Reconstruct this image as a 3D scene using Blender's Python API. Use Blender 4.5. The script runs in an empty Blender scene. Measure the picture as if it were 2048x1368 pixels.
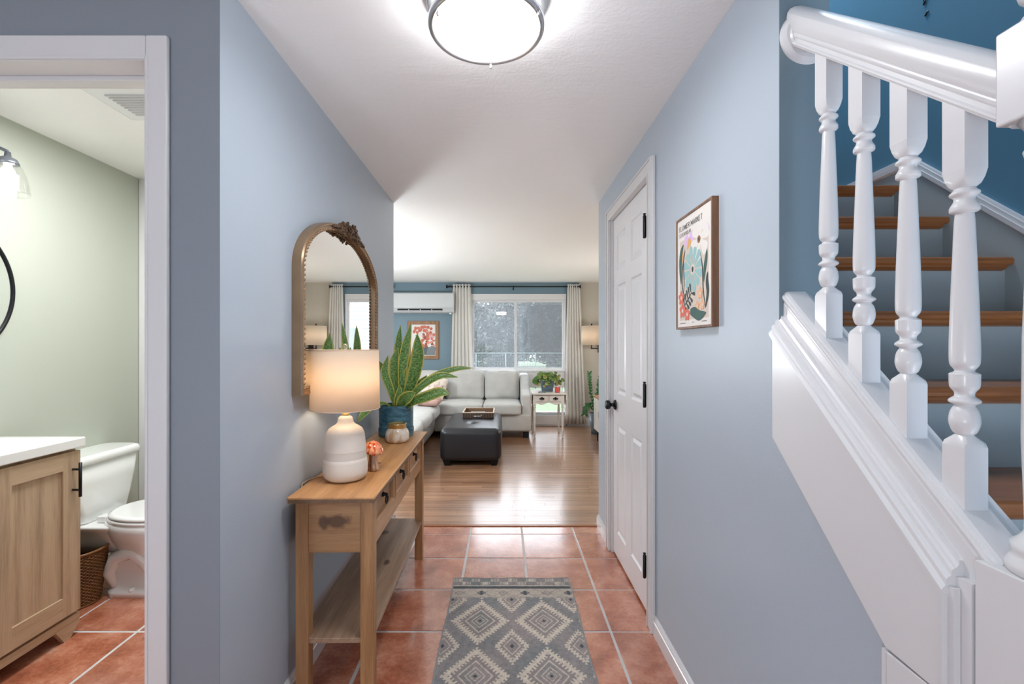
import bpy, bmesh, math, random
from mathutils import Vector, Matrix, noise
random.seed(7)
SC = bpy.context.scene
COL = SC.collection
PI = math.pi
# ------------------------------------------------------------------ camera
EYE = 1.287
cd = bpy.data.cameras.new('camera'); cam = bpy.data.objects.new('camera', cd); COL.objects.link(cam)
cam.location = (0, 0, EYE); cam.rotation_euler = (PI/2, 0, 0)
cd.sensor_width = 36.0; cd.lens = 918/2048*36.0
cd.shift_x = 18/2048; cd.shift_y = 7/2048; cd.clip_start = 0.02; cd.clip_end = 200
SC.camera = cam
SC.view_settings.view_transform = 'Standard'; SC.view_settings.look = 'None'
SC.view_settings.gamma = 1.0; SC.view_settings.use_curve_mapping = False
SC.view_settings.exposure = 1.5
SC.cycles.use_denoising = True
SC.cycles.max_bounces = 12; SC.cycles.diffuse_bounces = 6; SC.cycles.transparent_max_bounces = 12
SC.cycles.sample_clamp_indirect = 6.0
SC.cycles.caustics_reflective = False; SC.cycles.caustics_refractive = False
# ------------------------------------------------------------------ world: even overcast sky
w = bpy.data.worlds.new('overcast_sky'); SC.world = w; w.use_nodes = True
bgn = w.node_tree.nodes['Background']; bgn.inputs[0].default_value = (0.86, 0.92, 1.0, 1); bgn.inputs[1].default_value = 3.1

def lamp(name, typ, loc, power, color=(1, 1, 1), size=0.1, size_y=None, rot=(0, 0, 0), spread=None):
    l = bpy.data.lights.new(name, typ); l.energy = power; l.color = color
    if typ == 'AREA':
        l.size = size
        if size_y: l.shape = 'RECTANGLE'; l.size_y = size_y
        if spread: l.spread = spread
    else: l.shadow_soft_size = size
    o = bpy.data.objects.new(name, l); o.location = loc; o.rotation_euler = rot; COL.objects.link(o); return o
WARM = (1.0, 0.74, 0.48); NEUT = (1.0, 0.965, 0.92); COOL = (0.90, 0.96, 1.0)
lamp('foyer_fill', 'POINT', (-1.45, -1.5, 0.9), 20, (0.90, 0.96, 1.0), 0.2)  # added fill behind the camera to lift the near hall, no fixture
lamp('entry_fill', 'AREA', (-0.2, -1.9, 1.5), 3, (0.90, 0.96, 1), 2.2, 2.0, (PI/2, 0, 0))  # added soft fill from the rear; the wall behind it has no opening
lamp('living_room_fill', 'POINT', (-1.9, 5.2, 1.5), 21, COOL, 0.15)  # added fill out of view at the left, no fixture
lamp('living_room_fill', 'POINT', (-1.25, 4.0, 1.2), 13, COOL, 0.15)  # second added fill, lifts living room walls and ceiling
lamp('living_room_fill', 'POINT', (1.42, 5.5, 1.1), 7, NEUT, 0.1)  # added fill for the right curtain and beige wall, nothing stands here
lamp('bathroom_fill', 'AREA', (-1.5, 1.95, 2.32), 12, (.97, .98, 1), 0.5)  # added overhead fill to brighten the bathroom, no fixture modelled
lamp('upstairs_lamp', 'AREA', (1.25, 2.3, 4.6), 20, (0.95, 0.97, 1), 0.8)

# ------------------------------------------------------------------ materials
def s2l(c): c /= 255.0; return c/12.92 if c <= 0.04045 else ((c+0.055)/1.055)**2.4
def rgb(r, g, b): return (s2l(r), s2l(g), s2l(b), 1)
def newmat(name):
    m = bpy.data.materials.new(name); m.use_nodes = True; nt = m.node_tree
    return m, nt, nt.nodes['Principled BSDF']
def coords(nt, scale=(1, 1, 1), kind='Object'):
    t = nt.nodes.new('ShaderNodeTexCoord'); mp = nt.nodes.new('ShaderNodeMapping')
    nt.links.new(t.outputs[kind], mp.inputs[0]); mp.inputs['Scale'].default_value = scale; return mp.outputs[0]
def noise_n(nt, vec, scale, detail=3, rough=0.5):
    n = nt.nodes.new('ShaderNodeTexNoise'); n.inputs['Scale'].default_value = scale; n.inputs['Detail'].default_value = detail
    n.inputs['Roughness'].default_value = rough; nt.links.new(vec, n.inputs['Vector']); return n.outputs['Fac']
def ramp(nt, fac, stops):
    r = nt.nodes.new('ShaderNodeValToRGB'); nt.links.new(fac, r.inputs[0]); e = r.color_ramp.elements
    while len(e) < len(stops): e.new(0.5)
    for i, (p, c) in enumerate(stops): e[i].position = p; e[i].color = c
    return r.outputs[0]
def bump(nt, b, h, strength, dist=0.002):
    n = nt.nodes.new('ShaderNodeBump'); n.inputs['Strength'].default_value = strength; n.inputs['Distance'].default_value = dist
    nt.links.new(h, n.inputs['Height']); nt.links.new(n.outputs[0], b.inputs['Normal'])
def plain(name, col, rough=0.5, metal=0.0, bmp=None, var=0.0, coat=0.0, sheen=0.0):
    m, nt, b = newmat(name); b.inputs['Base Color'].default_value = col; b.inputs['Roughness'].default_value = rough
    b.inputs['Metallic'].default_value = metal
    if coat: b.inputs['Coat Weight'].default_value = coat; b.inputs['Coat Roughness'].default_value = 0.12
    if sheen: b.inputs['Sheen Weight'].default_value = sheen
    if var:
        v = coords(nt); f = noise_n(nt, v, 9, 4)
        c0 = tuple(x*(1-var) for x in col[:3])+(1,); c1 = tuple(min(1, x*(1+var)) for x in col[:3])+(1,)
        nt.links.new(ramp(nt, f, [(0.3, c0), (0.7, c1)]), b.inputs['Base Color'])
    if bmp: v = coords(nt); bump(nt, b, noise_n(nt, v, bmp[0], bmp[2] if len(bmp) > 2 else 2), bmp[1])
    return m
def emit(name, col, strength):
    m, nt, b = newmat(name); b.inputs['Base Color'].default_value = col
    b.inputs['Emission Color'].default_value = col; b.inputs['Emission Strength'].default_value = strength; return m
def wood(name, stops, axis, freq=14, stretch=0.06, rough=0.45, knots=(), coat=0.0, tint_attr=False):
    m, nt, b = newmat(name); sc = [1, 1, 1]; sc['xyz'.index(axis)] = stretch
    v = coords(nt, tuple(sc)); f = noise_n(nt, v, freq, 6, 0.62)
    fine = noise_n(nt, v, freq*11, 3, 0.6)
    mx = nt.nodes.new('ShaderNodeMath'); mx.operation = 'MULTIPLY_ADD'; nt.links.new(fine, mx.inputs[0]); mx.inputs[1].default_value = 0.35
    sb = nt.nodes.new('ShaderNodeMath'); sb.operation = 'SUBTRACT'; nt.links.new(f, sb.inputs[0]); sb.inputs[1].default_value = 0.17
    nt.links.new(sb.outputs[0], mx.inputs[2])
    out = ramp(nt, mx.outputs[0], stops)
    for (c, r) in knots:
        t = nt.nodes.new('ShaderNodeTexCoord'); a = nt.nodes.new('ShaderNodeVectorMath'); a.operation = 'SUBTRACT'; a.inputs[1].default_value = c
        nt.links.new(t.outputs['Object'], a.inputs[0])
        d = nt.nodes.new('ShaderNodeVectorMath'); d.operation = 'DIVIDE'; d.inputs[1].default_value = r; nt.links.new(a.outputs[0], d.inputs[0])
        le = nt.nodes.new('ShaderNodeVectorMath'); le.operation = 'LENGTH'; nt.links.new(d.outputs[0], le.inputs[0])
        ad = nt.nodes.new('ShaderNodeMath'); ad.operation = 'MULTIPLY_ADD'; nn = noise_n(nt, coords(nt), 40, 3)
        nt.links.new(nn, ad.inputs[0]); ad.inputs[1].default_value = 0.9; nt.links.new(le.outputs['Value'], ad.inputs[2])
        fac = ramp(nt, ad.outputs[0], [(0.75, (0.85,)*3+(1,)), (1.0, (0.45,)*3+(1,)), (1.25, (0, 0, 0, 1))]) if False else None
        mr = nt.nodes.new('ShaderNodeMapRange'); nt.links.new(ad.outputs[0], mr.inputs[0])
        mr.inputs[1].default_value = 1.05; mr.inputs[2].default_value = 1.6; mr.inputs[3].default_value = 0.85; mr.inputs[4].default_value = 0.0
        mi = nt.nodes.new('ShaderNodeMix'); mi.data_type = 'RGBA'; nt.links.new(mr.outputs[0], mi.inputs[0]); nt.links.new(out, mi.inputs[6])
        mi.inputs[7].default_value = rgb(78, 48, 26); out = mi.outputs[2]
    if tint_attr:
        at = nt.nodes.new('ShaderNodeAttribute'); at.attribute_name = 'tint'
        mi = nt.nodes.new('ShaderNodeMix'); mi.data_type = 'RGBA'; mi.blend_type = 'MULTIPLY'; mi.inputs[0].default_value = 1
        nt.links.new(out, mi.inputs[6]); nt.links.new(at.outputs['Color'], mi.inputs[7]); out = mi.outputs[2]
    nt.links.new(out, b.inputs['Base Color']); b.inputs['Roughness'].default_value = rough
    if coat: b.inputs['Coat Weight'].default_value = coat; b.inputs['Coat Roughness'].default_value = 0.16
    bump(nt, b, fine, 0.15, 0.001)
    return m

M = {}
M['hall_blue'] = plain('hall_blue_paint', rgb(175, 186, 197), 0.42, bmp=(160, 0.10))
M['shade_blue'] = plain('hall_blue_paint_shaded', rgb(130, 138, 146), 0.45, bmp=(160, 0.10))  # hall paint darkened: shade on the camera-facing wall is put into the colour
M['stair_blue'] = plain('stairwell_blue_paint', rgb(90, 136, 160), 0.45, bmp=(140, 0.12))
M['end_shade_blue'] = plain('wall_end_blue_shaded', rgb(120, 138, 148), 0.4, bmp=(140, 0.12))  # shade on the wall's camera-facing end is put into this darker blue
M['living_blue'] = plain('living_room_blue_paint', rgb(110, 136, 150), 0.5, bmp=(140, 0.1))
M['beige'] = plain('living_room_beige_paint', rgb(190, 184, 172), 0.5, bmp=(140, 0.1))
M['sage'] = plain('bathroom_sage_paint', rgb(178, 182, 170), 0.5, bmp=(120, 0.12))
def ceiling_mat():
    m, nt, b = newmat('textured_ceiling_paint'); b.inputs['Base Color'].default_value = rgb(249, 249, 248); b.inputs['Roughness'].default_value = 0.6
    v = coords(nt, (1, 1, 1)); f = noise_n(nt, v, 85, 4, 0.6)
    v2 = coords(nt, (1.0, 2.6, 1)); f2 = noise_n(nt, v2, 5, 5, 0.6)
    a = nt.nodes.new('ShaderNodeMath'); a.operation = 'MULTIPLY_ADD'; nt.links.new(f2, a.inputs[0]); a.inputs[1].default_value = 3.0; nt.links.new(f, a.inputs[2])
    bump(nt, b, a.outputs[0], 0.35, 0.004); return m
M['ceiling'] = ceiling_mat()
M['trim'] = plain('white_gloss_paint', rgb(218, 218, 220), 0.26, bmp=(60, 0.05), coat=0.1)
M['door_white'] = plain('white_satin_door_paint', rgb(230, 230, 232), 0.3, bmp=(90, 0.10))
M['casing'] = plain('white_casing_paint', rgb(214, 213, 213), 0.3)
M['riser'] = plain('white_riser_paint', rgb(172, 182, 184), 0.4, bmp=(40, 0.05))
M['black'] = plain('black_metal', rgb(26, 27, 30), 0.38, 0.5)
M['bronze'] = plain('dark_bronze_metal', rgb(60, 48, 40), 0.4, 0.7)
M['nickel'] = plain('brushed_nickel', rgb(188, 190, 194), 0.28, 0.9)
M['glow'] = emit('lit_opal_diffuser', (0.95, 0.975, 1.0, 1), 17)
M['bulb'] = emit('lit_bulb', (1, 0.95, 0.88, 1), 5)
M['dark_gap'] = plain('dark_recess', rgb(30, 30, 32), 0.9)
M['grout'] = plain('grout', rgb(206, 202, 200), 0.85, bmp=(300, 0.4), var=0.08)
M['plastic'] = plain('white_plastic', rgb(236, 238, 240), 0.35)
M['porcelain'] = plain('white_porcelain', rgb(236, 237, 236), 0.1, coat=0.5)
M['oak_stair'] = wood('stained_oak_tread', [(0.25, rgb(92, 52, 24)), (0.5, rgb(142, 86, 42)), (0.75, rgb(172, 112, 60))], 'x', 16, 0.05, 0.35, coat=0.3)
M['oak_top'] = wood('worn_oak_tread_top', [(0.25, rgb(120, 98, 78)), (0.5, rgb(156, 130, 104)), (0.75, rgb(182, 156, 130))], 'x', 16, 0.05, 0.4)
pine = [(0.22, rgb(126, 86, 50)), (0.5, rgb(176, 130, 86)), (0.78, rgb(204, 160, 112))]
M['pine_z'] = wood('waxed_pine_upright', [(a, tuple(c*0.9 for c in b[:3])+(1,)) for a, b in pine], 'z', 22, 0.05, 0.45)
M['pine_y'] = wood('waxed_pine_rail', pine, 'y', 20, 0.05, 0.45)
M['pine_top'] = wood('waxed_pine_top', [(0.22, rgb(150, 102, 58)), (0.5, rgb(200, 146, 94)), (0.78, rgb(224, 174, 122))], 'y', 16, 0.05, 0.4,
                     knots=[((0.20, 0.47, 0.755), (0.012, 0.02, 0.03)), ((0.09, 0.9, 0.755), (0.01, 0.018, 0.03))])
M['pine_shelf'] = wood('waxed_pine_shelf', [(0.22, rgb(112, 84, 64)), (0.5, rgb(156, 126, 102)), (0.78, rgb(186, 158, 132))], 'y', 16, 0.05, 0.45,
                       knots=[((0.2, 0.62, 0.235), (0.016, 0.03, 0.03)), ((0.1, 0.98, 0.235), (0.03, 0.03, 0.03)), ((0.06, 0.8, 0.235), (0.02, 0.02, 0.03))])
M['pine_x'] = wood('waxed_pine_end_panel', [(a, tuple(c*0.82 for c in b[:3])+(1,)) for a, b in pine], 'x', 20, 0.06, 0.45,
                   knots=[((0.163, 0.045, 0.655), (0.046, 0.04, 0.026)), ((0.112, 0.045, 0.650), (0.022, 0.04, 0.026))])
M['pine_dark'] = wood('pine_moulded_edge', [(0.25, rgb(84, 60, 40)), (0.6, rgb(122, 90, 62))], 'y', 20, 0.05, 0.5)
M['vanity_z'] = wood('light_oak_vertical', [(0.25, rgb(144, 120, 96)), (0.5, rgb(186, 160, 132)), (0.75, rgb(204, 180, 152))], 'z', 18, 0.05, 0.5)
M['vanity_y'] = wood('light_oak_horizontal', [(0.25, rgb(144, 120, 96)), (0.5, rgb(186, 160, 132)), (0.75, rgb(204, 180, 152))], 'y', 18, 0.05, 0.5)
M['frame_wood'] = wood('walnut_frame', [(0.25, rgb(84, 56, 38)), (0.6, rgb(134, 96, 68)), (0.8, rgb(152, 112, 82))], 'z', 30, 0.06, 0.5)
M['frame_oak'] = wood('oak_frame', [(0.25, rgb(112, 74, 44)), (0.6, rgb(158, 114, 76))], 'z', 30, 0.06, 0.5)
M['floor_oak'] = wood('oak_strip_floor', [(0.22, rgb(122, 86, 62)), (0.5, rgb(160, 120, 92)), (0.78, rgb(186, 148, 120))], 'x', 18, 0.05, 0.3, coat=0.8, tint_attr=True)
def tile_mat():
    m, nt, b = newmat('glazed_terracotta'); oi = nt.nodes.new('ShaderNodeObjectInfo')
    v = coords(nt, (1, 1, 1), 'Object'); ad = nt.nodes.new('ShaderNodeVectorMath'); ad.operation = 'ADD'
    nt.links.new(v, ad.inputs[0]); nt.links.new(oi.outputs['Location'], ad.inputs[1])
    f = noise_n(nt, ad.outputs[0], 7, 6, 0.65); g = noise_n(nt, ad.outputs[0], 60, 4, 0.7)
    mx = nt.nodes.new('ShaderNodeMath'); mx.operation = 'MULTIPLY_ADD'; nt.links.new(g, mx.inputs[0]); mx.inputs[1].default_value = 0.4; nt.links.new(f, mx.inputs[2])
    c = ramp(nt, mx.outputs[0], [(0.5, rgb(142, 84, 62)), (0.66, rgb(180, 108, 80)), (0.8, rgb(200, 134, 106)), (0.95, rgb(214, 166, 142))])
    hs = nt.nodes.new('ShaderNodeHueSaturation'); nt.links.new(c, hs.inputs['Color'])
    mr = nt.nodes.new('ShaderNodeMapRange'); nt.links.new(oi.outputs['Random'], mr.inputs[0]); mr.inputs[3].default_value = 0.88; mr.inputs[4].default_value = 1.08
    nt.links.new(mr.outputs[0], hs.inputs['Value']); nt.links.new(hs.outputs[0], b.inputs['Base Color'])
    b.inputs['Roughness'].default_value = 0.25; b.inputs['Coat Weight'].default_value = 1.0; b.inputs['Coat Roughness'].default_value = 0.14; b.inputs['Coat IOR'].default_value = 1.6
    h = noise_n(nt, ad.outputs[0], 38, 4, 0.6); bump(nt, b, h, 0.32, 0.004); return m
M['tile'] = tile_mat()
M['sofa'] = plain('light_grey_linen', rgb(192, 192, 190), 0.9, bmp=(420, 0.3), var=0.05, sheen=0.2)
M['leather'] = plain('black_leather', rgb(32, 33, 39), 0.36, bmp=(30, 0.25, 6))

M['white_furn'] = plain('painted_white_wood', rgb(206, 200, 194), 0.45, var=0.04)
M['grey_pot'] = plain('grey_blue_ceramic', rgb(88, 104, 118), 0.4)
M['lamp_white'] = plain('speckled_cream_stoneware', rgb(226, 216, 204), 0.55, bmp=(260, 0.25), var=0.04)
M['lamp_band'] = plain('bare_stoneware_band', rgb(216, 206, 194), 0.75, bmp=(200, 0.4))
M['brass'] = plain('brass', rgb(214, 184, 122), 0.28, 0.85)
M['gold_frame'] = plain('antique_gold_paint', rgb(160, 132, 104), 0.34, 0.65, var=0.15)
M['bronze_leaf'] = plain('dark_gilded_carving', rgb(104, 80, 60), 0.4, 0.6, var=0.35)
M['soil'] = plain('potting_soil', rgb(46, 34, 26), 0.95, bmp=(120, 0.8))
M['leaf2'] = plain('round_leaf_green', rgb(82, 118, 48), 0.4, var=0.25)
M['leaf3'] = plain('dark_leaf_green', rgb(42, 92, 48), 0.35, var=0.25)
M['red_wax'] = plain('red_wax', rgb(214, 42, 34), 0.35)
M['paper'] = plain('cream_paper', rgb(240, 230, 220), 0.6)
M['basket'] = plain('brown_rattan', rgb(122, 84, 46), 0.45, var=0.25)
M['ac'] = plain('ac_white_plastic', rgb(196, 200, 202), 0.4)
M['bark'] = plain('grey_bark', rgb(90, 84, 78), 0.9, bmp=(30, 0.8))
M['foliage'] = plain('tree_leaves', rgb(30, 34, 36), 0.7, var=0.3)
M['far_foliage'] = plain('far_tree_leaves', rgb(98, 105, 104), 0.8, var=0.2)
M['lawn'] = plain('lawn_grass', rgb(84, 98, 72), 0.9, var=0.15)
M['siding'] = plain('white_siding', rgb(170, 174, 178), 0.6)
M['fence'] = plain('galvanised_fence', rgb(100, 112, 112), 0.5, 0.1)
M['mirror'] = plain('mirror_silver', (0.93, 0.94, 0.94, 1), 0.015, 1.0)
def glass_mat(name, tr, tint=(1, 1, 1, 1), rough=0.02):
    m, nt, b = newmat(name); nt.nodes.remove(b); o = nt.nodes['Material Output']
    t = nt.nodes.new('ShaderNodeBsdfTransparent'); t.inputs[0].default_value = tint
    g = nt.nodes.new('ShaderNodeBsdfGlossy'); g.inputs['Roughness'].default_value = rough
    mx = nt.nodes.new('ShaderNodeMixShader'); mx.inputs[0].default_value = tr
    nt.links.new(t.outputs[0], mx.inputs[1]); nt.links.new(g.outputs[0], mx.inputs[2]); nt.links.new(mx.outputs[0], o.inputs[0]); return m
M['pane'] = glass_mat('window_glass', 0.07)
M['glass'] = glass_mat('clear_glass', 0.16)
def screen_mat():
    m, nt, b = newmat('insect_screen_mesh'); nt.nodes.remove(b); o = nt.nodes['Material Output']
    t = nt.nodes.new('ShaderNodeBsdfTransparent'); d = nt.nodes.new('ShaderNodeBsdfTranslucent'); d.inputs[0].default_value = rgb(120, 122, 126)
    mx = nt.nodes.new('ShaderNodeMixShader'); mx.inputs[0].default_value = 0.20
    nt.links.new(t.outputs[0], mx.inputs[1]); nt.links.new(d.outputs[0], mx.inputs[2]); nt.links.new(mx.outputs[0], o.inputs[0]); return m
M['screen'] = screen_mat()
def shade_mat(name, col, tr=0.5):
    m, nt, b = newmat(name); nt.nodes.remove(b); o = nt.nodes['Material Output']
    d = nt.nodes.new('ShaderNodeBsdfDiffuse'); d.inputs[0].default_value = col
    t = nt.nodes.new('ShaderNodeBsdfTranslucent'); t.inputs[0].default_value = col
    mx = nt.nodes.new('ShaderNodeMixShader'); mx.inputs[0].default_value = tr
    nt.links.new(d.outputs[0], mx.inputs[1]); nt.links.new(t.outputs[0], mx.inputs[2]); nt.links.new(mx.outputs[0], o.inputs[0]); return m
M['curtain'] = shade_mat('off_white_curtain_cloth', rgb(242, 240, 236), 0.4)
M['shade'] = shade_mat('linen_lamp_shade', rgb(240, 226, 208))
def attr_mat(name, rough=0.9, bmp=None):
    m, nt, b = newmat(name); a = nt.nodes.new('ShaderNodeAttribute'); a.attribute_name = 'tint'
    nt.links.new(a.outputs['Color'], b.inputs['Base Color']); b.inputs['Roughness'].default_value = rough
    if bmp: bump(nt, b, noise_n(nt, coords(nt), bmp[0], 2), bmp[1], 0.003)
    return m
def snake_mat():
    m, nt, b = newmat('variegated_snake_leaf'); uv = nt.nodes.new('ShaderNodeUVMap'); sp = nt.nodes.new('ShaderNodeSeparateXYZ'); nt.links.new(uv.outputs[0], sp.inputs[0])
    mp = nt.nodes.new('ShaderNodeMapping'); mp.inputs['Scale'].default_value = (2.2, 14, 1); nt.links.new(uv.outputs[0], mp.inputs[0])
    f = noise_n(nt, mp.outputs[0], 2.6, 4, 0.6)
    c = ramp(nt, f, [(0.32, rgb(44, 82, 42)), (0.46, rgb(94, 138, 68)), (0.64, rgb(148, 182, 104))])
    e = nt.nodes.new('ShaderNodeMath'); e.operation = 'SUBTRACT'; nt.links.new(sp.outputs[0], e.inputs[0]); e.inputs[1].default_value = 0.5
    ab = nt.nodes.new('ShaderNodeMath'); ab.operation = 'ABSOLUTE'; nt.links.new(e.outputs[0], ab.inputs[0])
    gt = nt.nodes.new('ShaderNodeMapRange'); nt.links.new(ab.outputs[0], gt.inputs[0]); gt.inputs[1].default_value = 0.385; gt.inputs[2].default_value = 0.42
    mi = nt.nodes.new('ShaderNodeMix'); mi.data_type = 'RGBA'; nt.links.new(gt.outputs[0], mi.inputs[0]); nt.links.new(c, mi.inputs[6])
    mi.inputs[7].default_value = rgb(206, 198, 96); nt.links.new(mi.outputs[2], b.inputs['Base Color']); b.inputs['Roughness'].default_value = 0.34; return m
M['snake'] = snake_mat()

# ------------------------------------------------------------------ mesh helpers
def quadbox(bm, lo, hi, mi=0):
    x0, y0, z0 = lo; x1, y1, z1 = hi
    v = [bm.verts.new(p) for p in ((x0, y0, z0), (x1, y0, z0), (x1, y1, z0), (x0, y1, z0), (x0, y0, z1), (x1, y0, z1), (x1, y1, z1), (x0, y1, z1))]
    fs = []
    for f in ((0, 3, 2, 1), (4, 5, 6, 7), (0, 1, 5, 4), (1, 2, 6, 5), (2, 3, 7, 6), (3, 0, 4, 7)):
        q = bm.faces.new([v[i] for i in f]); q.material_index = mi; fs.append(q)
    return v
def prism(bm, poly, axis, a, b, mi=0):
    """poly: 2-D points; extruded along axis from a to b. x:(y,z) y:(x,z) z:(x,y)"""
    def mk(p, t): return {'x': (t, p[0], p[1]), 'y': (p[0], t, p[1]), 'z': (p[0], p[1], t)}[axis]
    A = [bm.verts.new(mk(p, a)) for p in poly]; B = [bm.verts.new(mk(p, b)) for p in poly]
    n = len(poly); fs = [bm.faces.new(A), bm.faces.new(list(reversed(B)))]
    for i in range(n): fs.append(bm.faces.new((A[i], B[i], B[(i+1) % n], A[(i+1) % n])))
    for f in fs: f.material_index = mi
def lathe(bm, prof, seg=32, c=(0, 0, 0), axis='z', mi=0, cap=True):
    rings = []
    for r, h in prof:
        ring = []
        for k in range(seg):
            a = 2*PI*k/seg; u, v = r*math.cos(a), r*math.sin(a)
            p = {'z': (u, v, h), 'y': (u, h, v), 'x': (h, u, v)}[axis]
            ring.append(bm.verts.new((c[0]+p[0], c[1]+p[1], c[2]+p[2])))
        rings.append(ring)
    for i in range(len(rings)-1):
        for k in range(seg):
            f = bm.faces.new((rings[i][k], rings[i][(k+1) % seg], rings[i+1][(k+1) % seg], rings[i+1][k])); f.material_index = mi; f.smooth = True
    if cap:
        for rg in (rings[0], rings[-1]):
            try: f = bm.faces.new(rg); f.material_index = mi
            except ValueError: pass
def loft(bm, rings, cap=True, smooth=True, closed=True):
    R = [[bm.verts.new(p) for p in r] for r in rings]; n = len(R[0])
    for i in range(len(R)-1):
        for k in range(n if closed else n-1):
            f = bm.faces.new((R[i][k], R[i][(k+1) % n], R[i+1][(k+1) % n], R[i+1][k])); f.smooth = smooth
    if cap:
        bm.faces.new(R[0]); bm.faces.new(list(reversed(R[-1])))
    return R
def tube(bm, pts, r, seg=8, radii=None):
    pts = [Vector(p) for p in pts]; rings = []; up0 = None
    for i, p in enumerate(pts):
        t = (pts[min(i+1, len(pts)-1)]-pts[max(i-1, 0)]).normalized()
        if up0 is None: up0 = Vector((0, 0, 1)) if abs(t.z) < 0.9 else Vector((1, 0, 0))
        s = t.cross(up0).normalized(); u = s.cross(t).normalized(); up0 = u
        rr = radii[i] if radii else r
        rings.append([p+s*(rr*math.cos(2*PI*k/seg))+u*(rr*math.sin(2*PI*k/seg)) for k in range(seg)])
    loft(bm, rings)
def ring_tube(bm, c, R, r, axis='x', seg=28, s2=8, a0=0, a1=2*PI):
    full = abs(a1-a0-2*PI) < 1e-6; rows = []
    for i in range(seg if full else seg+1):
        a = a0+(a1-a0)*i/seg; row = []
        for k in range(s2):
            b = 2*PI*k/s2; rr = R+r*math.cos(b); h = r*math.sin(b); u, v = rr*math.cos(a), rr*math.sin(a)
            p = {'z': (u, v, h), 'y': (u, h, v), 'x': (h, u, v)}[axis]; row.append(bm.verts.new((c[0]+p[0], c[1]+p[1], c[2]+p[2])))
        rows.append(row)
    n = len(rows)
    for i in range(n if full else n-1):
        for k in range(s2):
            f = bm.faces.new((rows[i][k], rows[(i+1) % n][k], rows[(i+1) % n][(k+1) % s2], rows[i][(k+1) % s2])); f.smooth = True
def softbox(bm, c, size, r, puff=(0, 0, 0), n=10, rot=None, crease=None):
    b2 = bmesh.new(); bmesh.ops.create_cube(b2, size=2); bmesh.ops.subdivide_edges(b2, edges=b2.edges[:], cuts=n, use_grid_fill=True)
    h = Vector(size)/2
    for v in b2.verts:
        p = Vector([v.co[i] for i in range(3)]); q = Vector([p[i]*h[i] for i in range(3)])
        inner = Vector([max(-(h[i]-r), min(h[i]-r, q[i])) for i in range(3)]); d = q-inner
        if d.length > 1e-9: q = inner+d.normalized()*min(r, max(abs(d[0]), abs(d[1]), abs(d[2])))
        for i in range(3):
            j, k = (i+1) % 3, (i+2) % 3
            q[i] += puff[i]*p[i]*(1-p[j]**2)*(1-p[k]**2)
        if crease: q = crease(p, q)
        v.co = q
    if rot is not None: b2.transform(rot.to_4x4())
    b2.transform(Matrix.Translation(c)); me = bpy.data.meshes.new('t'); b2.to_mesh(me); b2.free(); bm.from_mesh(me); bpy.data.meshes.remove(me)
    for f in bm.faces: f.smooth = True
def obj(name, bm, mat, parent=None, bevel=0.0, smooth=False, seg=2):
    bmesh.ops.recalc_face_normals(bm, faces=bm.faces[:])
    me = bpy.data.meshes.new(name); bm.to_mesh(me); bm.free()
    for m in (mat if isinstance(mat, (list, tuple)) else [mat]): me.materials.append(M[m] if isinstance(m, str) else m)
    o = bpy.data.objects.new(name, me); COL.objects.link(o)
    if parent is not None: o.parent = parent
    if smooth:
        for p in me.polygons: p.use_smooth = True
    if bevel:
        b = o.modifiers.new('bevel', 'BEVEL'); b.width = bevel; b.segments = seg; b.limit_method = 'ANGLE'; b.angle_limit = 0.6; b.harden_normals = False
    return o
def boxes(name, lst, mat, parent=None, bevel=0.0):
    bm = bmesh.new()
    for lo, hi in lst: quadbox(bm, lo, hi)
    return obj(name, bm, mat, parent, bevel)
def box(name, lo, hi, mat, parent=None, bevel=0.0): return boxes(name, [(lo, hi)], mat, parent, bevel)
def thing(name, label, cat, loc=(0, 0, 0), rz=0, group=None):
    o = bpy.data.objects.new(name, None); COL.objects.link(o); o.empty_display_size = 0.05
    o.location = loc; o.rotation_euler = (0, 0, rz); o['label'] = label; o['category'] = cat
    if group: o['group'] = group
    return o
def tag(o, label, cat, group=None):
    o['label'] = label; o['category'] = cat
    if group: o['group'] = group
    return o
def struct(o): o['kind'] = 'structure'; return o
def sroot(name, loc=(0, 0, 0)):
    o = bpy.data.objects.new(name, None); COL.objects.link(o); o.location = loc; o['kind'] = 'structure'; o.empty_display_size = 0.05; return o
def dup(root, loc=None, rz=None, label=None):
    r = root.copy(); COL.objects.link(r)
    if loc is not None: r.location = loc
    if rz is not None: r.rotation_euler = (0, 0, rz)
    if label: r['label'] = label
    for ch in list(root.children):
        c = ch.copy(); COL.objects.link(c); c.parent = r
        for g in ch.children: d = g.copy(); COL.objects.link(d); d.parent = c
    return r
def catmull(P, n):
    P = [Vector(p) for p in P]; P = [P[0]*2-P[1]]+P+[P[-1]*2-P[-2]]; out = []; m = len(P)-3
    for i in range(n+1):
        t = i/n*m; k = min(int(t), m-1); t -= k; a, b, c, d = P[k:k+4]
        out.append(0.5*((2*b)+(c-a)*t+(2*a-5*b+4*c-d)*t*t+(3*b-a-3*c+d)*t**3))
    return out
# ------------------------------------------------------------------ dimensions
XR, XL, H = 0.680, -0.777, 2.30
YE = 3.26          # end of hall walls
YB = 7.38          # living room far wall
YW = 1.26          # wall that holds the bathroom door
YS = 1.131         # near end of right hall wall
SR, SG = 0.198, 0.2217   # stair rise, going
LXL, LXR = -3.2, 1.66    # living room sides

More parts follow.
